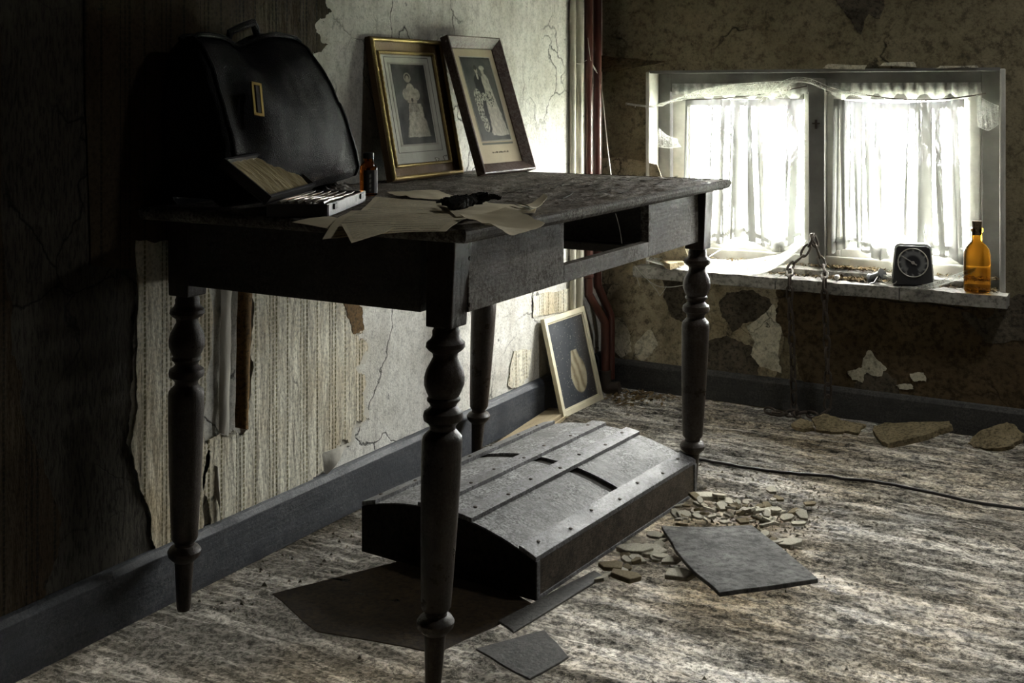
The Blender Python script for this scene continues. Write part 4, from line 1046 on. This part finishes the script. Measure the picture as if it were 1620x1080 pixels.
build('edge_binding', MB().box(hw - .001, hw + .0025, -hl, hl, .002, .010), M['strap'], sd, world=False, bevel=.001)
build('edge_binding', MB().box(hw - .001, hw + .0025, hl - .012, hl, .002, dome(hw)), M['strap'], sd, world=False, bevel=.001)
build('side_board', MB().box(-hw, -hw + .014, -hl + .014, hl - .014, .002, dome(-hw) - .001), M['canvas'], trunk, world=False)

# ================================================================== floor things
def slab(name, label, cat, pts, thick, mat, amp=.006, seed=1, it=3, crown=0.0):
    c = sum((Vector(p) for p in pts), Vector()) / len(pts)
    # jag in the slab's own plane
    e1 = (Vector(pts[1]) - Vector(pts[0])).normalized(); nn = e1.cross(Vector(pts[-1]) - Vector(pts[0])).normalized()
    if nn.z < 0: nn = -nn
    e2 = nn.cross(e1)
    q = jag([((Vector(p) - c).dot(e1), (Vector(p) - c).dot(e2)) for p in pts], amp, it, seed)
    P = [c + e1 * a + e2 * b for a, b in q]
    o = build(name, MB().prism(P, nn * thick), mat, bevel=.0012, seg=1)
    return tag(o, label, cat)
slab('stone_slab', 'large dark slate slab tipped on the rubble beside the trunk lid', 'slab',
     [Pz(1046, 828, .022), Pz(1115, 830, .026), Pz(1190, 832, .022), Pz(1240, 885, .014), Pz(1296, 953, .004), Pz(1215, 947, .026), Pz(1138, 938, .048), Pz(1098, 900, .044), Pz(1068, 865, .034)], .009, M['slate'], .002, 3, 2)
slab('linoleum_piece', 'dark square piece of linoleum by the foot of the nearest table leg', 'linoleum', [Pz(752, 1030, .006), Pz(862, 1000, .010), Pz(900, 1038, .014), Pz(838, 1078, .006)], .004, M['lino'], .003, 5, 2)
slab('floor_strip', 'narrow dark strip of board along the trunk lid', 'board', [Pz(788, 985, .003), Pz(940, 905, .003), Pz(955, 915, .003), Pz(812, 1003, .003)], .005, M['lino'], .002, 6, 2)
slab('linoleum_sheet', 'brown linoleum sheet under the near end of the trunk lid', 'linoleum', [Pz(430, 940, .001), Pz(700, 870, .001), Pz(850, 960, .001), Pz(690, 1035, .001), Pz(500, 1000, .001)], .002, M['lino_brown'], .004, 7, 2)
# plank along the baseboard
pa, pb = Vector((.10, 2.82, 0)), Vector((.048, 3.30, 0))
plank = empty('loose_plank', (pa.x, pa.y, 0), 'pale wooden plank lying along the baseboard under the table', 'plank')
d = (pb - pa).normalized(); n = Vector((d.y, -d.x, 0))
build('board', MB().prism([pa - n * .032, pa + n * .032, pb + n * .032, pb - n * .032], (0, 0, .018)), M['raw_wood'], plank, bevel=.002)
build('broken_strip', MB().prism([pa + n * .036, pa + n * .044, pb + n * .042, pb + n * .036], (0, 0, .010)), M['raw_wood'], plank, bevel=.001)
# ochre plaster chunks against the back wall
slab('plaster_chunk', 'small ochre plaster chunk beside the chain heap', 'plaster chunk', [Pz(1252, 676, .004), Pz(1268, 666, .016), Pz(1287, 674, .012), Pz(1290, 684, .003), Pz(1272, 684, .002)], .012, M['debris_y'], .004, 2)
slab('plaster_chunk', 'broken ochre plaster slab next to the chain heap', 'plaster chunk', [Pz(1290, 684, .003), Pz(1284, 668, .02), Pz(1304, 650, .05), Pz(1324, 658, .04), Pz(1332, 672, .016), Pz(1370, 682, .004), Pz(1358, 690, .001), Pz(1330, 688, .001)], .010, M['debris_y'], .006, 3)
slab('plaster_chunk', 'widest ochre plaster slab lying before the back baseboard', 'plaster chunk', [Pz(1382, 676, .012), Pz(1400, 670, .022), Pz(1440, 672, .03), Pz(1506, 682, .03), Pz(1512, 698, .010), Pz(1470, 705, .002), Pz(1404, 704, .002), Pz(1388, 692, .004)], .018, M['debris_y'], .006, 4)
slab('plaster_chunk', 'dim ochre plaster slab at the right edge of the floor', 'plaster chunk', [Pz(1530, 700, .004), Pz(1545, 684, .03), Pz(1600, 682, .035), Pz(1628, 700, .02), Pz(1600, 712, .004), Pz(1556, 708, .002)], .016, M['debris_y'], .007, 5)
# heap of broken plaster flakes beside the trunk lid
fr = random.Random(21)
def flake_mesh(i):
    r = random.Random(100 + i); n = r.randint(5, 7); L, Wd = .5, r.uniform(.25, .42)
    pts = [Vector((L * cos(a) * r.uniform(.75, 1.1), Wd * sin(a) * r.uniform(.75, 1.1), 0)) for a in [2 * pi * (k + r.uniform(-.2, .2)) / n for k in range(n)]]
    me = MB().prism(pts, (0, 0, .16))
    o = build('plaster_flake', me, M['debris'] if i % 4 else M['debris_y'], bevel=.02, world=False, seg=1); return o
protos = [flake_mesh(i) for i in range(8)]
used = set()
def put_flake(px, py, z, size, label, group, rot=None, sq=1.0, name='plaster_flake'):
    i = fr.randrange(8); p = Pz(px, py, z)
    if i in used:
        o = protos[i].copy(); COL.objects.link(o)
    else: o = protos[i]; used.add(i)
    o.location = p; o.scale = (size, size, size * sq); o.rotation_euler = rot or (fr.uniform(-.35, .35), fr.uniform(-.35, .35), fr.uniform(0, 6.28))
    return tag(o, label, 'plaster', group)
big = [(1118, 788, .085, 'large smooth pale plaster flake at the far corner of the trunk lid'), (1150, 795, .055, 'long pale plaster flake next to the large smooth one'), (1005, 872, .085, 'grey plaster flake touching the canvas side of the trunk lid'),
       (1035, 848, .05, 'flat grey plaster flake tucked against the slate slab edge'), (1028, 874, .075, 'broad grey plaster flake left of the slate slab'), (1062, 888, .055, 'rounded grey plaster flake half under the slate slab'),
       (968, 898, .07, 'thin grey plaster flake nearest the trunk corner'), (990, 915, .085, 'low dark plaster flake nearest the camera in the heap'), (1075, 912, .08, 'crumbling yellowish lump under the slate slab'),
       (1220, 812, .07, 'pale crumbled plaster piece beyond the slate slab'), (1248, 862, .075, 'ridged plaster piece right of the slate slab'), (1262, 830, .045, 'small dark plaster lump at the right end of the rubble'), (1282, 798, .04, 'lone plaster lump on the open floor beyond the rubble')]
for (x, y, s, lab) in big: put_flake(x, y, .006, s, lab, 'plaster pieces beside the trunk lid', (fr.uniform(-.12, .12), fr.uniform(-.12, .12), fr.uniform(-.4, .4) + .5), .8)
for i in range(95):
    t = fr.random()
    if i < 60: x, y = 1062 + 165 * t + fr.gauss(0, 8), 812 - 4 * t + fr.gauss(0, 11)
    elif i < 78: x, y = 1190 + 85 * t, 800 + fr.uniform(0, 70)
    else: x, y = 950 + 110 * t, 905 - 50 * t + fr.uniform(-12, 22)
    put_flake(x, y, fr.uniform(.004, .022) if i < 60 else .005, fr.uniform(.022, .048), 'small broken plaster crumb in the rubble beside the trunk lid', 'plaster crumbs in the rubble')
# grit nobody could count
gr = MB(); g = random.Random(5)
def crumb(p, s):
    k = len(gr.v)
    for d in ((1, 0, 0), (-.5, .8, 0), (-.5, -.8, 0), (0, 0, 1)): gr.v.append(p + Vector(d) * s * g.uniform(.6, 1.2))
    gr.f.extend([(k, k + 1, k + 3), (k + 1, k + 2, k + 3), (k + 2, k, k + 3)])
for i in range(2600):
    q = g.random()
    if q < .5: p = Pz(g.gauss(1180, 90), g.gauss(815, 45), 0)
    elif q < .65: p = Pz(g.gauss(1010, 45), g.gauss(628, 10), 0)
    elif q < .8: p = Pz(g.uniform(300, 560), 0, 0) if False else Vector((g.uniform(.03, .2), g.uniform(1.7, 2.8), 0))
    else: p = Vector((g.uniform(.3, 1.9), g.uniform(1.5, 3.65), 0))
    if p.x < .03 or p.y > 3.69: continue
    if lc is not None:
        l = p - lc; lx, ly = l.dot(ex), l.dot(ey)
        if abs(lx) < hw + .01 and abs(ly) < hl + .01: continue
    p.z = floor_h(p.x, p.y) if FX0 < p.x < FX1 and p.y > FY0 else -.004
    crumb(p, abs(g.gauss(0, .0022)) + .0012)
tag(build('floor_grit', gr, M['grit']), 'fine plaster grit scattered over the floor', 'grit', kind='stuff')
# dead leaves and litter in the corner
lf = MB()
for i in range(150):
    p = Pz(g.gauss(1015, 30), g.gauss(626, 7), .004)
    if p.y > 3.68 or p.x < .04: continue
    a = g.uniform(0, 6.3); L = g.uniform(.008, .02); dx = Vector((cos(a), sin(a), g.uniform(-.2, .5))) * L; dy = Vector((-sin(a), cos(a), g.uniform(-.2, .4))) * L * .4
    k = len(lf.v); lf.v += [p - dx, p + dy, p + dx, p - dy]; lf.f.append((k, k + 1, k + 2, k + 3))
tag(build('leaf_litter', lf, M['leaf'], solid=.0006), 'dead leaf litter in the corner by the pipes', 'leaves', kind='stuff')
# electric cord
cp = [Pz(1102 + (1640 - 1102) * t, 722 + 80 * t + 3 * sin(t * 9), .004) for t in [i / 40 for i in range(41)]]
for p in cp: p.z = floor_h(p.x, p.y) + .005 if p.x < FX1 else .004
tag(build('floor_cord', MB().tube(cp, .0042, 8), M['cord'], smooth=True), 'black cord running across the floor from the far table leg', 'cord')

# ================================================================== pipes in the corner
def bend(pts, r, n=10):
    out = []
    P = [Vector(p) for p in pts]
    for i in range(len(P) - 1):
        p0 = P[max(0, i - 1)]; p1 = P[i]; p2 = P[i + 1]; p3 = P[min(len(P) - 1, i + 2)]
        for k in range(n):
            t = k / n; a = -.5 * p0 + 1.5 * p1 - 1.5 * p2 + .5 * p3; b = p0 - 2.5 * p1 + 2 * p2 - .5 * p3; c = -.5 * p0 + .5 * p2
            out.append(((a * t + b) * t + c) * t + p1)
    out.append(P[-1]); return out
def pipe(px_top, px_bot, x, lab, foot, dy):
    p = Px(px_top, 100, x); q = Px(px_bot, 560, x + .03)
    pts = [(p.x, p.y, 2.5), (p.x, p.y, 1.2), (p.x, p.y, .55), (p.x, p.y, .36 + dy), (p.x + .004, p.y + .006, .33 + dy), (q.x - .004, q.y - .006, .25 + dy), (q.x, q.y, .22 + dy), (q.x, q.y, .12), (q.x, q.y, foot)]
    o = empty('heating_pipe', (q.x, q.y, 0), lab, 'pipe')
    pp = build('tube', MB().tube(bend(pts, .014), .0145, 14), M['pipe'], o, smooth=True)
    build('pipe_collar', MB().lathe([(.345 + dy + .05, .0145), (.348 + dy + .05, .018), (.356 + dy + .05, .018), (.36 + dy + .05, .0145)], 16).xf(Matrix.Translation((p.x, p.y, 0))), M['pipe'], o, smooth=True)
    return o, q
p1, q1 = pipe(931, 957, .030, 'red brown pipe standing nearest the wedding pictures, bent above the floor', .03, 0)
p2, q2 = pipe(945, 966, .034, 'red brown pipe standing deepest in the room corner', .04, .02)
build('elbow', MB().tube(bend([(q1.x, q1.y, .075), (q1.x, q1.y, .03), (q1.x + .012, q1.y + .004, .016), (q1.x + .05, q1.y + .01, .02)], .02), .021, 12), M['iron'], p1, smooth=True)
for (px, r_, lab) in ((906, .011, 'cream conduit farther from the room corner'), (917, .012, 'cream conduit next to the red brown pipes')):
    p = Px(px, 150, .012)
    tag(build('cream_conduit', MB().tube([(.012, p.y, .20), (.012, p.y, .8), (.012, p.y, 1.4), (.012, p.y, 2.5)], r_, 12), M['cream_pipe'], smooth=True), lab, 'pipe')

# ================================================================== things on the sill
SZ = .434
# chain hung over a hook on the mullion, both ends falling to the floor
hook = Vector(((XM0 + XM1) / 2, FYF - .05, .555))
chain = empty('iron_chain', (hook.x, hook.y, hook.z), 'rusty iron chain hung over the window mullion and falling to the floor', 'chain')
lk = []
n_ = 20
for k in range(n_):
    a = 2 * pi * k / n_; lk.append((.0095 * cos(a), 0, .0165 * sin(a) + (.006 if sin(a) > 0 else -.006)))
link0 = build('link', MB().tube(lk, .0040, 7, closed=True), M['iron'], chain, world=False, smooth=True)
strandA = [hook, Vector((hook.x - .025, FYF - .075, .50)), Vector((hook.x - .055, 3.685, .463)), Vector((.692, SILLF - .008, .440)), Vector((.690, SILLF - .010, .40)), Vector((.690, SILLF + .02, .2)), Vector((.692, SILLF + .03, .03)), Vector((.70, SILLF - .0, .012)), Vector((.66, SILLF - .03, .012)), Vector((.63, SILLF - .02, .012)), Vector((.68, SILLF - .05, .014))]
strandB = [hook, Vector((hook.x + .025, FYF - .07, .50)), Vector((hook.x + .05, 3.69, .463)), Vector((.800, SILLF - .008, .440)), Vector((.800, SILLF - .010, .40)), Vector((.800, SILLF + .02, .2)), Vector((.800, SILLF + .02, .04)), Vector((.77, SILLF - .0, .014)), Vector((.73, SILLF + .01, .014)), Vector((.72, SILLF - .04, .018))]
first = True
for st in (strandA, strandB):
    pts = bend(st, 0, 24)
    acc, pos, dirs = 0.0, [], []
    step = .0375; nextd = .012
    for a, b in zip(pts, pts[1:]):
        L = (b - a).length
        while acc + L >= nextd:
            pos.append(a + (b - a) * ((nextd - acc) / L)); dirs.append((b - a).normalized()); nextd += step
        acc += L
    for i, (p, dv) in enumerate(zip(pos, dirs)):
        qt = dv.to_track_quat('Z', 'Y') @ Matrix.Rotation((pi / 2) * (i % 2) + .35 + .2 * sin(i * 1.7), 3, 'Z').to_quaternion()
        o = link0 if first else link_copy(link0, 'link', chain, (0, 0, 0)); first = False
        o.location = p - hook; o.rotation_euler = qt.to_euler()
build('hook', MB().tube([hook + Vector((0, .05, -.03)), hook + Vector((0, .02, -.022)), hook + Vector((0, 0, -.014)), hook + Vector((0, -.018, -.004)), hook + Vector((0, -.020, .012))], .004, 8), M['iron'], chain, smooth=True)
# clock
ck = Pz(1443, 452, SZ)
clock = empty('sill_clock', (ck.x, ck.y + .012, SZ - .001), 'dark faced clock with white shell on the window sill', 'clock', rot=(0, 0, .22))
def rr_poly(wb, wt, h, r, n=6):
    pts = []
    for (cx, cy, a0) in ((wb / 2 - r * .5, r * .5, -pi / 2), (wt / 2 - r, h - r, 0), (-wt / 2 + r, h - r, pi / 2), (-wb / 2 + r * .5, r * .5, pi)):
        rad = r if cy > h / 2 else r * .5
        for k in range(n + 1): a = a0 + pi / 2 * k / n; pts.append((cx + rad * cos(a), cy + rad * sin(a)))
    return pts
build('shell', MB().prism([(x, .006, z) for x, z in rr_poly(.124, .106, .126, .016)], (0, .042, 0)), M['clock_shell'], clock, world=False, bevel=.002)
face = build('face_plate', MB().prism([(x, -.004, z + .002) for x, z in rr_poly(.117, .098, .118, .012)], (0, .012, 0)), M['black'], clock, world=False, bevel=.002)
cz_ = .070
dl = MB().grid(48, 6, lambda u, v: ((.006 + .039 * v) * cos(2 * pi * u), -.0055, cz_ + (.006 + .039 * v) * sin(2 * pi * u)))
dlo = build('dial', dl, M['dial'], clock, world=False)
at = dlo.data.color_attributes.new('Col', 'FLOAT_COLOR', 'POINT')
for i in range(len(dlo.data.vertices)):
    u, v = (i % 49) / 48, (i // 49) / 6; an = (u * 360) % 360
    c = (.03, .03, .034)
    if .45 < v < .75 and not (235 < an < 305): c = (.20, .20, .20)
    if v >= .8 and int(u * 48) % 4 == 0: c = (.3, .3, .29)
    at.data[i].color = (*c, 1)
build('bezel', MB().tube([(.043 * cos(a), -.006, cz_ + .043 * sin(a)) for a in [k * pi / 18 for k in range(36)]], .0018, 6, closed=True), M['wire'], clock, world=False, smooth=True)
build('pointer', MB().prism([(.010, -.0075, cz_ - .008), (.012, -.0075, cz_ - .005), (-.030, -.0075, cz_ + .020), (-.031, -.0075, cz_ + .018)], (0, -.0008, 0)), M['wire'], dlo, world=False)
build('pointer_hub', MB().lathe([(0, .005), (.003, .004)], 12).xf(Matrix.Translation((0, -.006, cz_)) @ Matrix.Rotation(pi / 2, 4, 'X')), M['wire'], dlo, world=False)
# amber bottle with cork
ab = Pz(1545, 461, SZ)
bottle('amber_bottle', 'amber glass bottle with a cork at the right end of the sill', (ab.x, ab.y + .006, SZ - .001), .208, .037, .62,
       [(0, .80), (.012, .97), (.03, 1.0), (.52, 1.0), (.60, .92), (.66, .70), (.70, .46), (.73, .40), (.84, .38), (.85, .48), (.89, .48), (.90, .36)], M['amber'], M['cork'], .25 + pi / 2, 3.6, [(.80, .30), (.90, .34), (.99, .38), (1.0, .33)])
# spool with wire
sp_ = Pz(1388, 440, SZ + .012)
spool = empty('wire_spool', (sp_.x, sp_.y, SZ), 'black wire spool lying on its side next to the clock', 'spool')
rm = Matrix.Translation((sp_.x, sp_.y - .004, SZ + .018)) @ Matrix.Rotation(radians(-25), 4, 'Z') @ Matrix.Rotation(radians(62), 4, 'Y')
build('bobbin', MB().lathe([(-.026, .004), (-.026, .019), (-.022, .019), (-.018, .013), (.016, .012), (.020, .017), (.024, .017), (.024, .004)], 20).xf(rm), M['black'], spool, smooth=True)
wp = []
for i in range(60):
    t = i / 59; wp.append(Vector((sp_.x + .018 + .024 * t + .020 * cos(t * 19), sp_.y - .012 - .012 * t, SZ + .016 + .010 * sin(t * 19) - .006 * t)))
build('loose_wire', MB().tube(wp, .0011, 5), M['wire'], spool, smooth=True)
build('loose_wire', MB().tube([Vector((sp_.x + .005, sp_.y - .02, SZ + .02)), Vector((sp_.x + .0, sp_.y - .045, SZ + .006)), Vector((sp_.x - .012, sp_.y - .06, SZ + .003))], .0012, 5), M['wire'], spool, smooth=True)
# clear plastic sheet crumpled behind the clock
pc = [Py(1392, 366, 3.74), Py(1420, 348, 3.74), Py(1440, 392, 3.73), Py(1412, 430, 3.73)]
mb = MB().grid(10, 12, lambda u, v: (pc[0] * (1 - u) + pc[1] * u) * (1 - v) + (pc[3] * (1 - u) + pc[2] * u) * v + Vector((.012 * fbm(u * 4, v * 4, 2), .03 * fbm(u * 3, v * 3, 5), .010 * fbm(u * 4, v * 3, 8))))
tag(build('plastic_sheet', mb, M['plastic']), 'crumpled clear plastic sheet standing left of the clock', 'plastic')
# small knob
kb = Pz(1324, 444, SZ)
tag(build('round_weight', MB().lathe([(0, .004), (.006, .0035), (.008, .008), (.013, .0095), (.018, .007), (.020, .002)], 14).xf(Matrix.Translation((kb.x, kb.y, SZ - .001))), M['steel'], smooth=True), 'small round iron weight on the sill between chain and spool', 'weight')
# ochre rubble at the left end of the sill
slab('plaster_chunk', 'ochre plaster lump at the end of the sill behind the table leg', 'plaster chunk', [Pz(1044, 420, SZ), Pz(1054, 415, SZ), Pz(1078, 417, SZ), Pz(1082, 423, SZ), Pz(1060, 427, SZ)], .020, M['debris_y'], .004, 7)
# dust and cobweb litter on the sill
dm = MB()
for i in range(2200):
    px = g.uniform(1040, 1580); yy = g.uniform(3.69, 3.79)
    if g.random() < .5: px = g.gauss(1345, 30)
    if g.random() < .2: px = g.gauss(1560, 14)
    p = Py(px, 430, yy); p.z = SZ + (.026 if yy > 3.748 else 0) + g.uniform(-.001, .004)
    if p.x < WX0 + .01 or p.x > WX1 - .01: continue
    a = g.uniform(0, 6.3); L = abs(g.gauss(.004, .004)) + .002
    dx = Vector((cos(a), sin(a) * .5, g.uniform(-.1, .7))) * L; dy = Vector((-sin(a), cos(a), .2)) * L * .35
    k = len(dm.v); dm.v += [p - dx, p + dy, p + dx, p - dy]; dm.f.append((k, k + 1, k + 2, k + 3))
tag(build('sill_litter', dm, M['leaf'], solid=.0005), 'dead flies, leaf bits and dust along the sill', 'litter', kind='stuff')

# ================================================================== cobwebs
def web(name, label, curve_a, curve_b, strands, seed, film=True, rad=.00045, cross=26):
    r = random.Random(seed); mb = MB()
    ca_, cb_ = bend(curve_a, 0, 8), bend(curve_b, 0, 8)
    at_ = lambda c, t: c[min(len(c) - 1, int(t * (len(c) - 1)))] 
    mb.tube(ca_, rad * 1.8, 4); mb.tube(cb_, rad * 2.2, 4)
    for i in range(strands):
        t = r.random(); a = at_(ca_, t); b = at_(cb_, max(0, min(1, t + r.gauss(0, .08)))); sag = Vector((0, -.004, -r.uniform(0, .012)))
        mb.tube([a, a * .5 + b * .5 + sag, b], rad * r.uniform(.6, 1.4), 3, cap=False)
    for i in range(cross):
        s = r.random(); t0 = r.uniform(0, .8); t1 = t0 + r.uniform(.08, .3)
        a = at_(ca_, t0) * (1 - s) + at_(cb_, t0) * s; t1 = min(1, t1); s2 = min(1, max(0, s + r.uniform(-.1, .1))); b = at_(ca_, t1) * (1 - s2) + at_(cb_, t1) * s2
        mb.tube([a, b], rad * .9, 3, cap=False)
    o = build(name, mb, M['cobweb']); tag(o, label, 'cobweb')
    if film:
        build('film', MB().grid(24, 6, lambda u, v: at_(ca_, u) * (1 - v) + at_(cb_, u) * v + Vector((0, -.006 * sin(pi * v), 0))), M['webfilm'], o, smooth=True)
    return o
web('cobweb', 'white cobweb sheet slung across the top left of the window', [Py(1062, 160, 3.76), Py(1110, 142, 3.77), Py(1180, 132, 3.78), Py(1262, 128, 3.78)], [Py(1030, 168, 3.72), Py(1090, 156, 3.74), Py(1160, 150, 3.75), Py(1240, 155, 3.76)], 90, 1, True, .0006, 40)
web('cobweb', 'cobweb strand reaching from the window corner towards the pipes', [Py(990, 163, 3.70), Py(1012, 166, 3.71), Py(1034, 168, 3.72)], [Py(992, 165, 3.70), Py(1014, 168, 3.71), Py(1036, 170, 3.72)], 6, 2, False, .0008, 3)
web('cobweb', 'dusty cobweb looped over the top of the mullion', [Py(1200, 160, 3.765), Py(1240, 128, 3.765), Py(1275, 123, 3.765), Py(1320, 140, 3.765), Py(1370, 150, 3.765)], [Py(1205, 163, 3.77), Py(1242, 134, 3.77), Py(1276, 131, 3.77), Py(1320, 146, 3.77), Py(1372, 152, 3.77)], 30, 3, True)
web('cobweb', 'thick white cobweb hammock over the sill behind the table leg', [Py(1032, 404, 3.74), Py(1090, 408, 3.76), Py(1170, 412, 3.77), Py(1230, 404, 3.76), Py(1276, 380, 3.745)], [Py(1022, 412, 3.66), Py(1090, 428, 3.65), Py(1180, 434, 3.65), Py(1225, 424, 3.66), Py(1270, 388, 3.73)], 150, 4, True, .0009, 80)
web('cobweb', 'small cobweb across the left window jamb', [Py(1042, 202, 3.74), Py(1055, 214, 3.76), Py(1072, 220, 3.78)], [Py(1042, 232, 3.74), Py(1058, 234, 3.76), Py(1078, 232, 3.78)], 26, 5, True, .0004, 16)
web('cobweb', 'cobweb pulled from the clock foot to the amber bottle', [Py(1440, 455, 3.665), Py(1480, 446, 3.665), Py(1512, 434, 3.67), Py(1545, 422, 3.675)], [Py(1462, 456, 3.66), Py(1490, 450, 3.66), Py(1516, 441, 3.665), Py(1542, 428, 3.67)], 26, 6, True, .0005, 8)
web('cobweb', 'cobweb in the right corner of the window frame', [Py(1545, 150, 3.76), Py(1562, 160, 3.75), Py(1580, 168, 3.74)], [Py(1548, 200, 3.77), Py(1564, 206, 3.76), Py(1580, 196, 3.74)], 20, 7, True, .0004, 12)
def strand(label, pts, rad=.0009, extra=()):
    mb = MB().tube(bend(pts, 0, 8), rad, 5)
    for e in extra: mb.tube(bend(e, 0, 6), rad * .8, 5)
    return tag(build('cobweb_strand', mb, M['wire'], smooth=True), label, 'cobweb')
strand('pale dusty string hanging beside the red brown pipes', [Py(943, -40, 3.60), Py(948, 90, 3.61), Py(955, 170, 3.62), Py(962, 240, 3.63), Py(970, 300, 3.63)], .0016)
strand('white cobweb thread strung between table apron and far leg', [Py(1004, 420, 2.86), Py(1022, 440, 2.87), Py(1040, 452, 2.87), Py(1060, 454, 2.86), Py(1082, 451, 2.84)], .0010, ([Py(1026, 444, 2.87), Py(1038, 458, 2.87), Py(1044, 468, 2.87)], [Py(1044, 468, 2.87), Py(1050, 460, 2.87), Py(1054, 453, 2.87)], [Py(1004, 420, 2.86), Py(1008, 440, 2.86), Py(1012, 452, 2.86)]))
strand('cobweb thread hanging in the drawer opening', [Px(974, 338, .69), Px(980, 360, .69), Px(984, 385, .69)], .0008)
strand('cobweb thread stretched from the table leg block to the window', [Py(1122, 406, 2.9), Py(1140, 395, 3.2), Py(1158, 388, 3.5), Py(1166, 376, 3.74)], .0010)
strand('grey cobweb threads across the pipes above the table', [Py(900, 98, 3.45), Py(918, 101, 3.5), Py(932, 96, 3.55), Py(950, 122, 3.62)], .0009, ([Py(930, 60, 3.5), Py(936, 100, 3.55), Py(950, 122, 3.62)],))
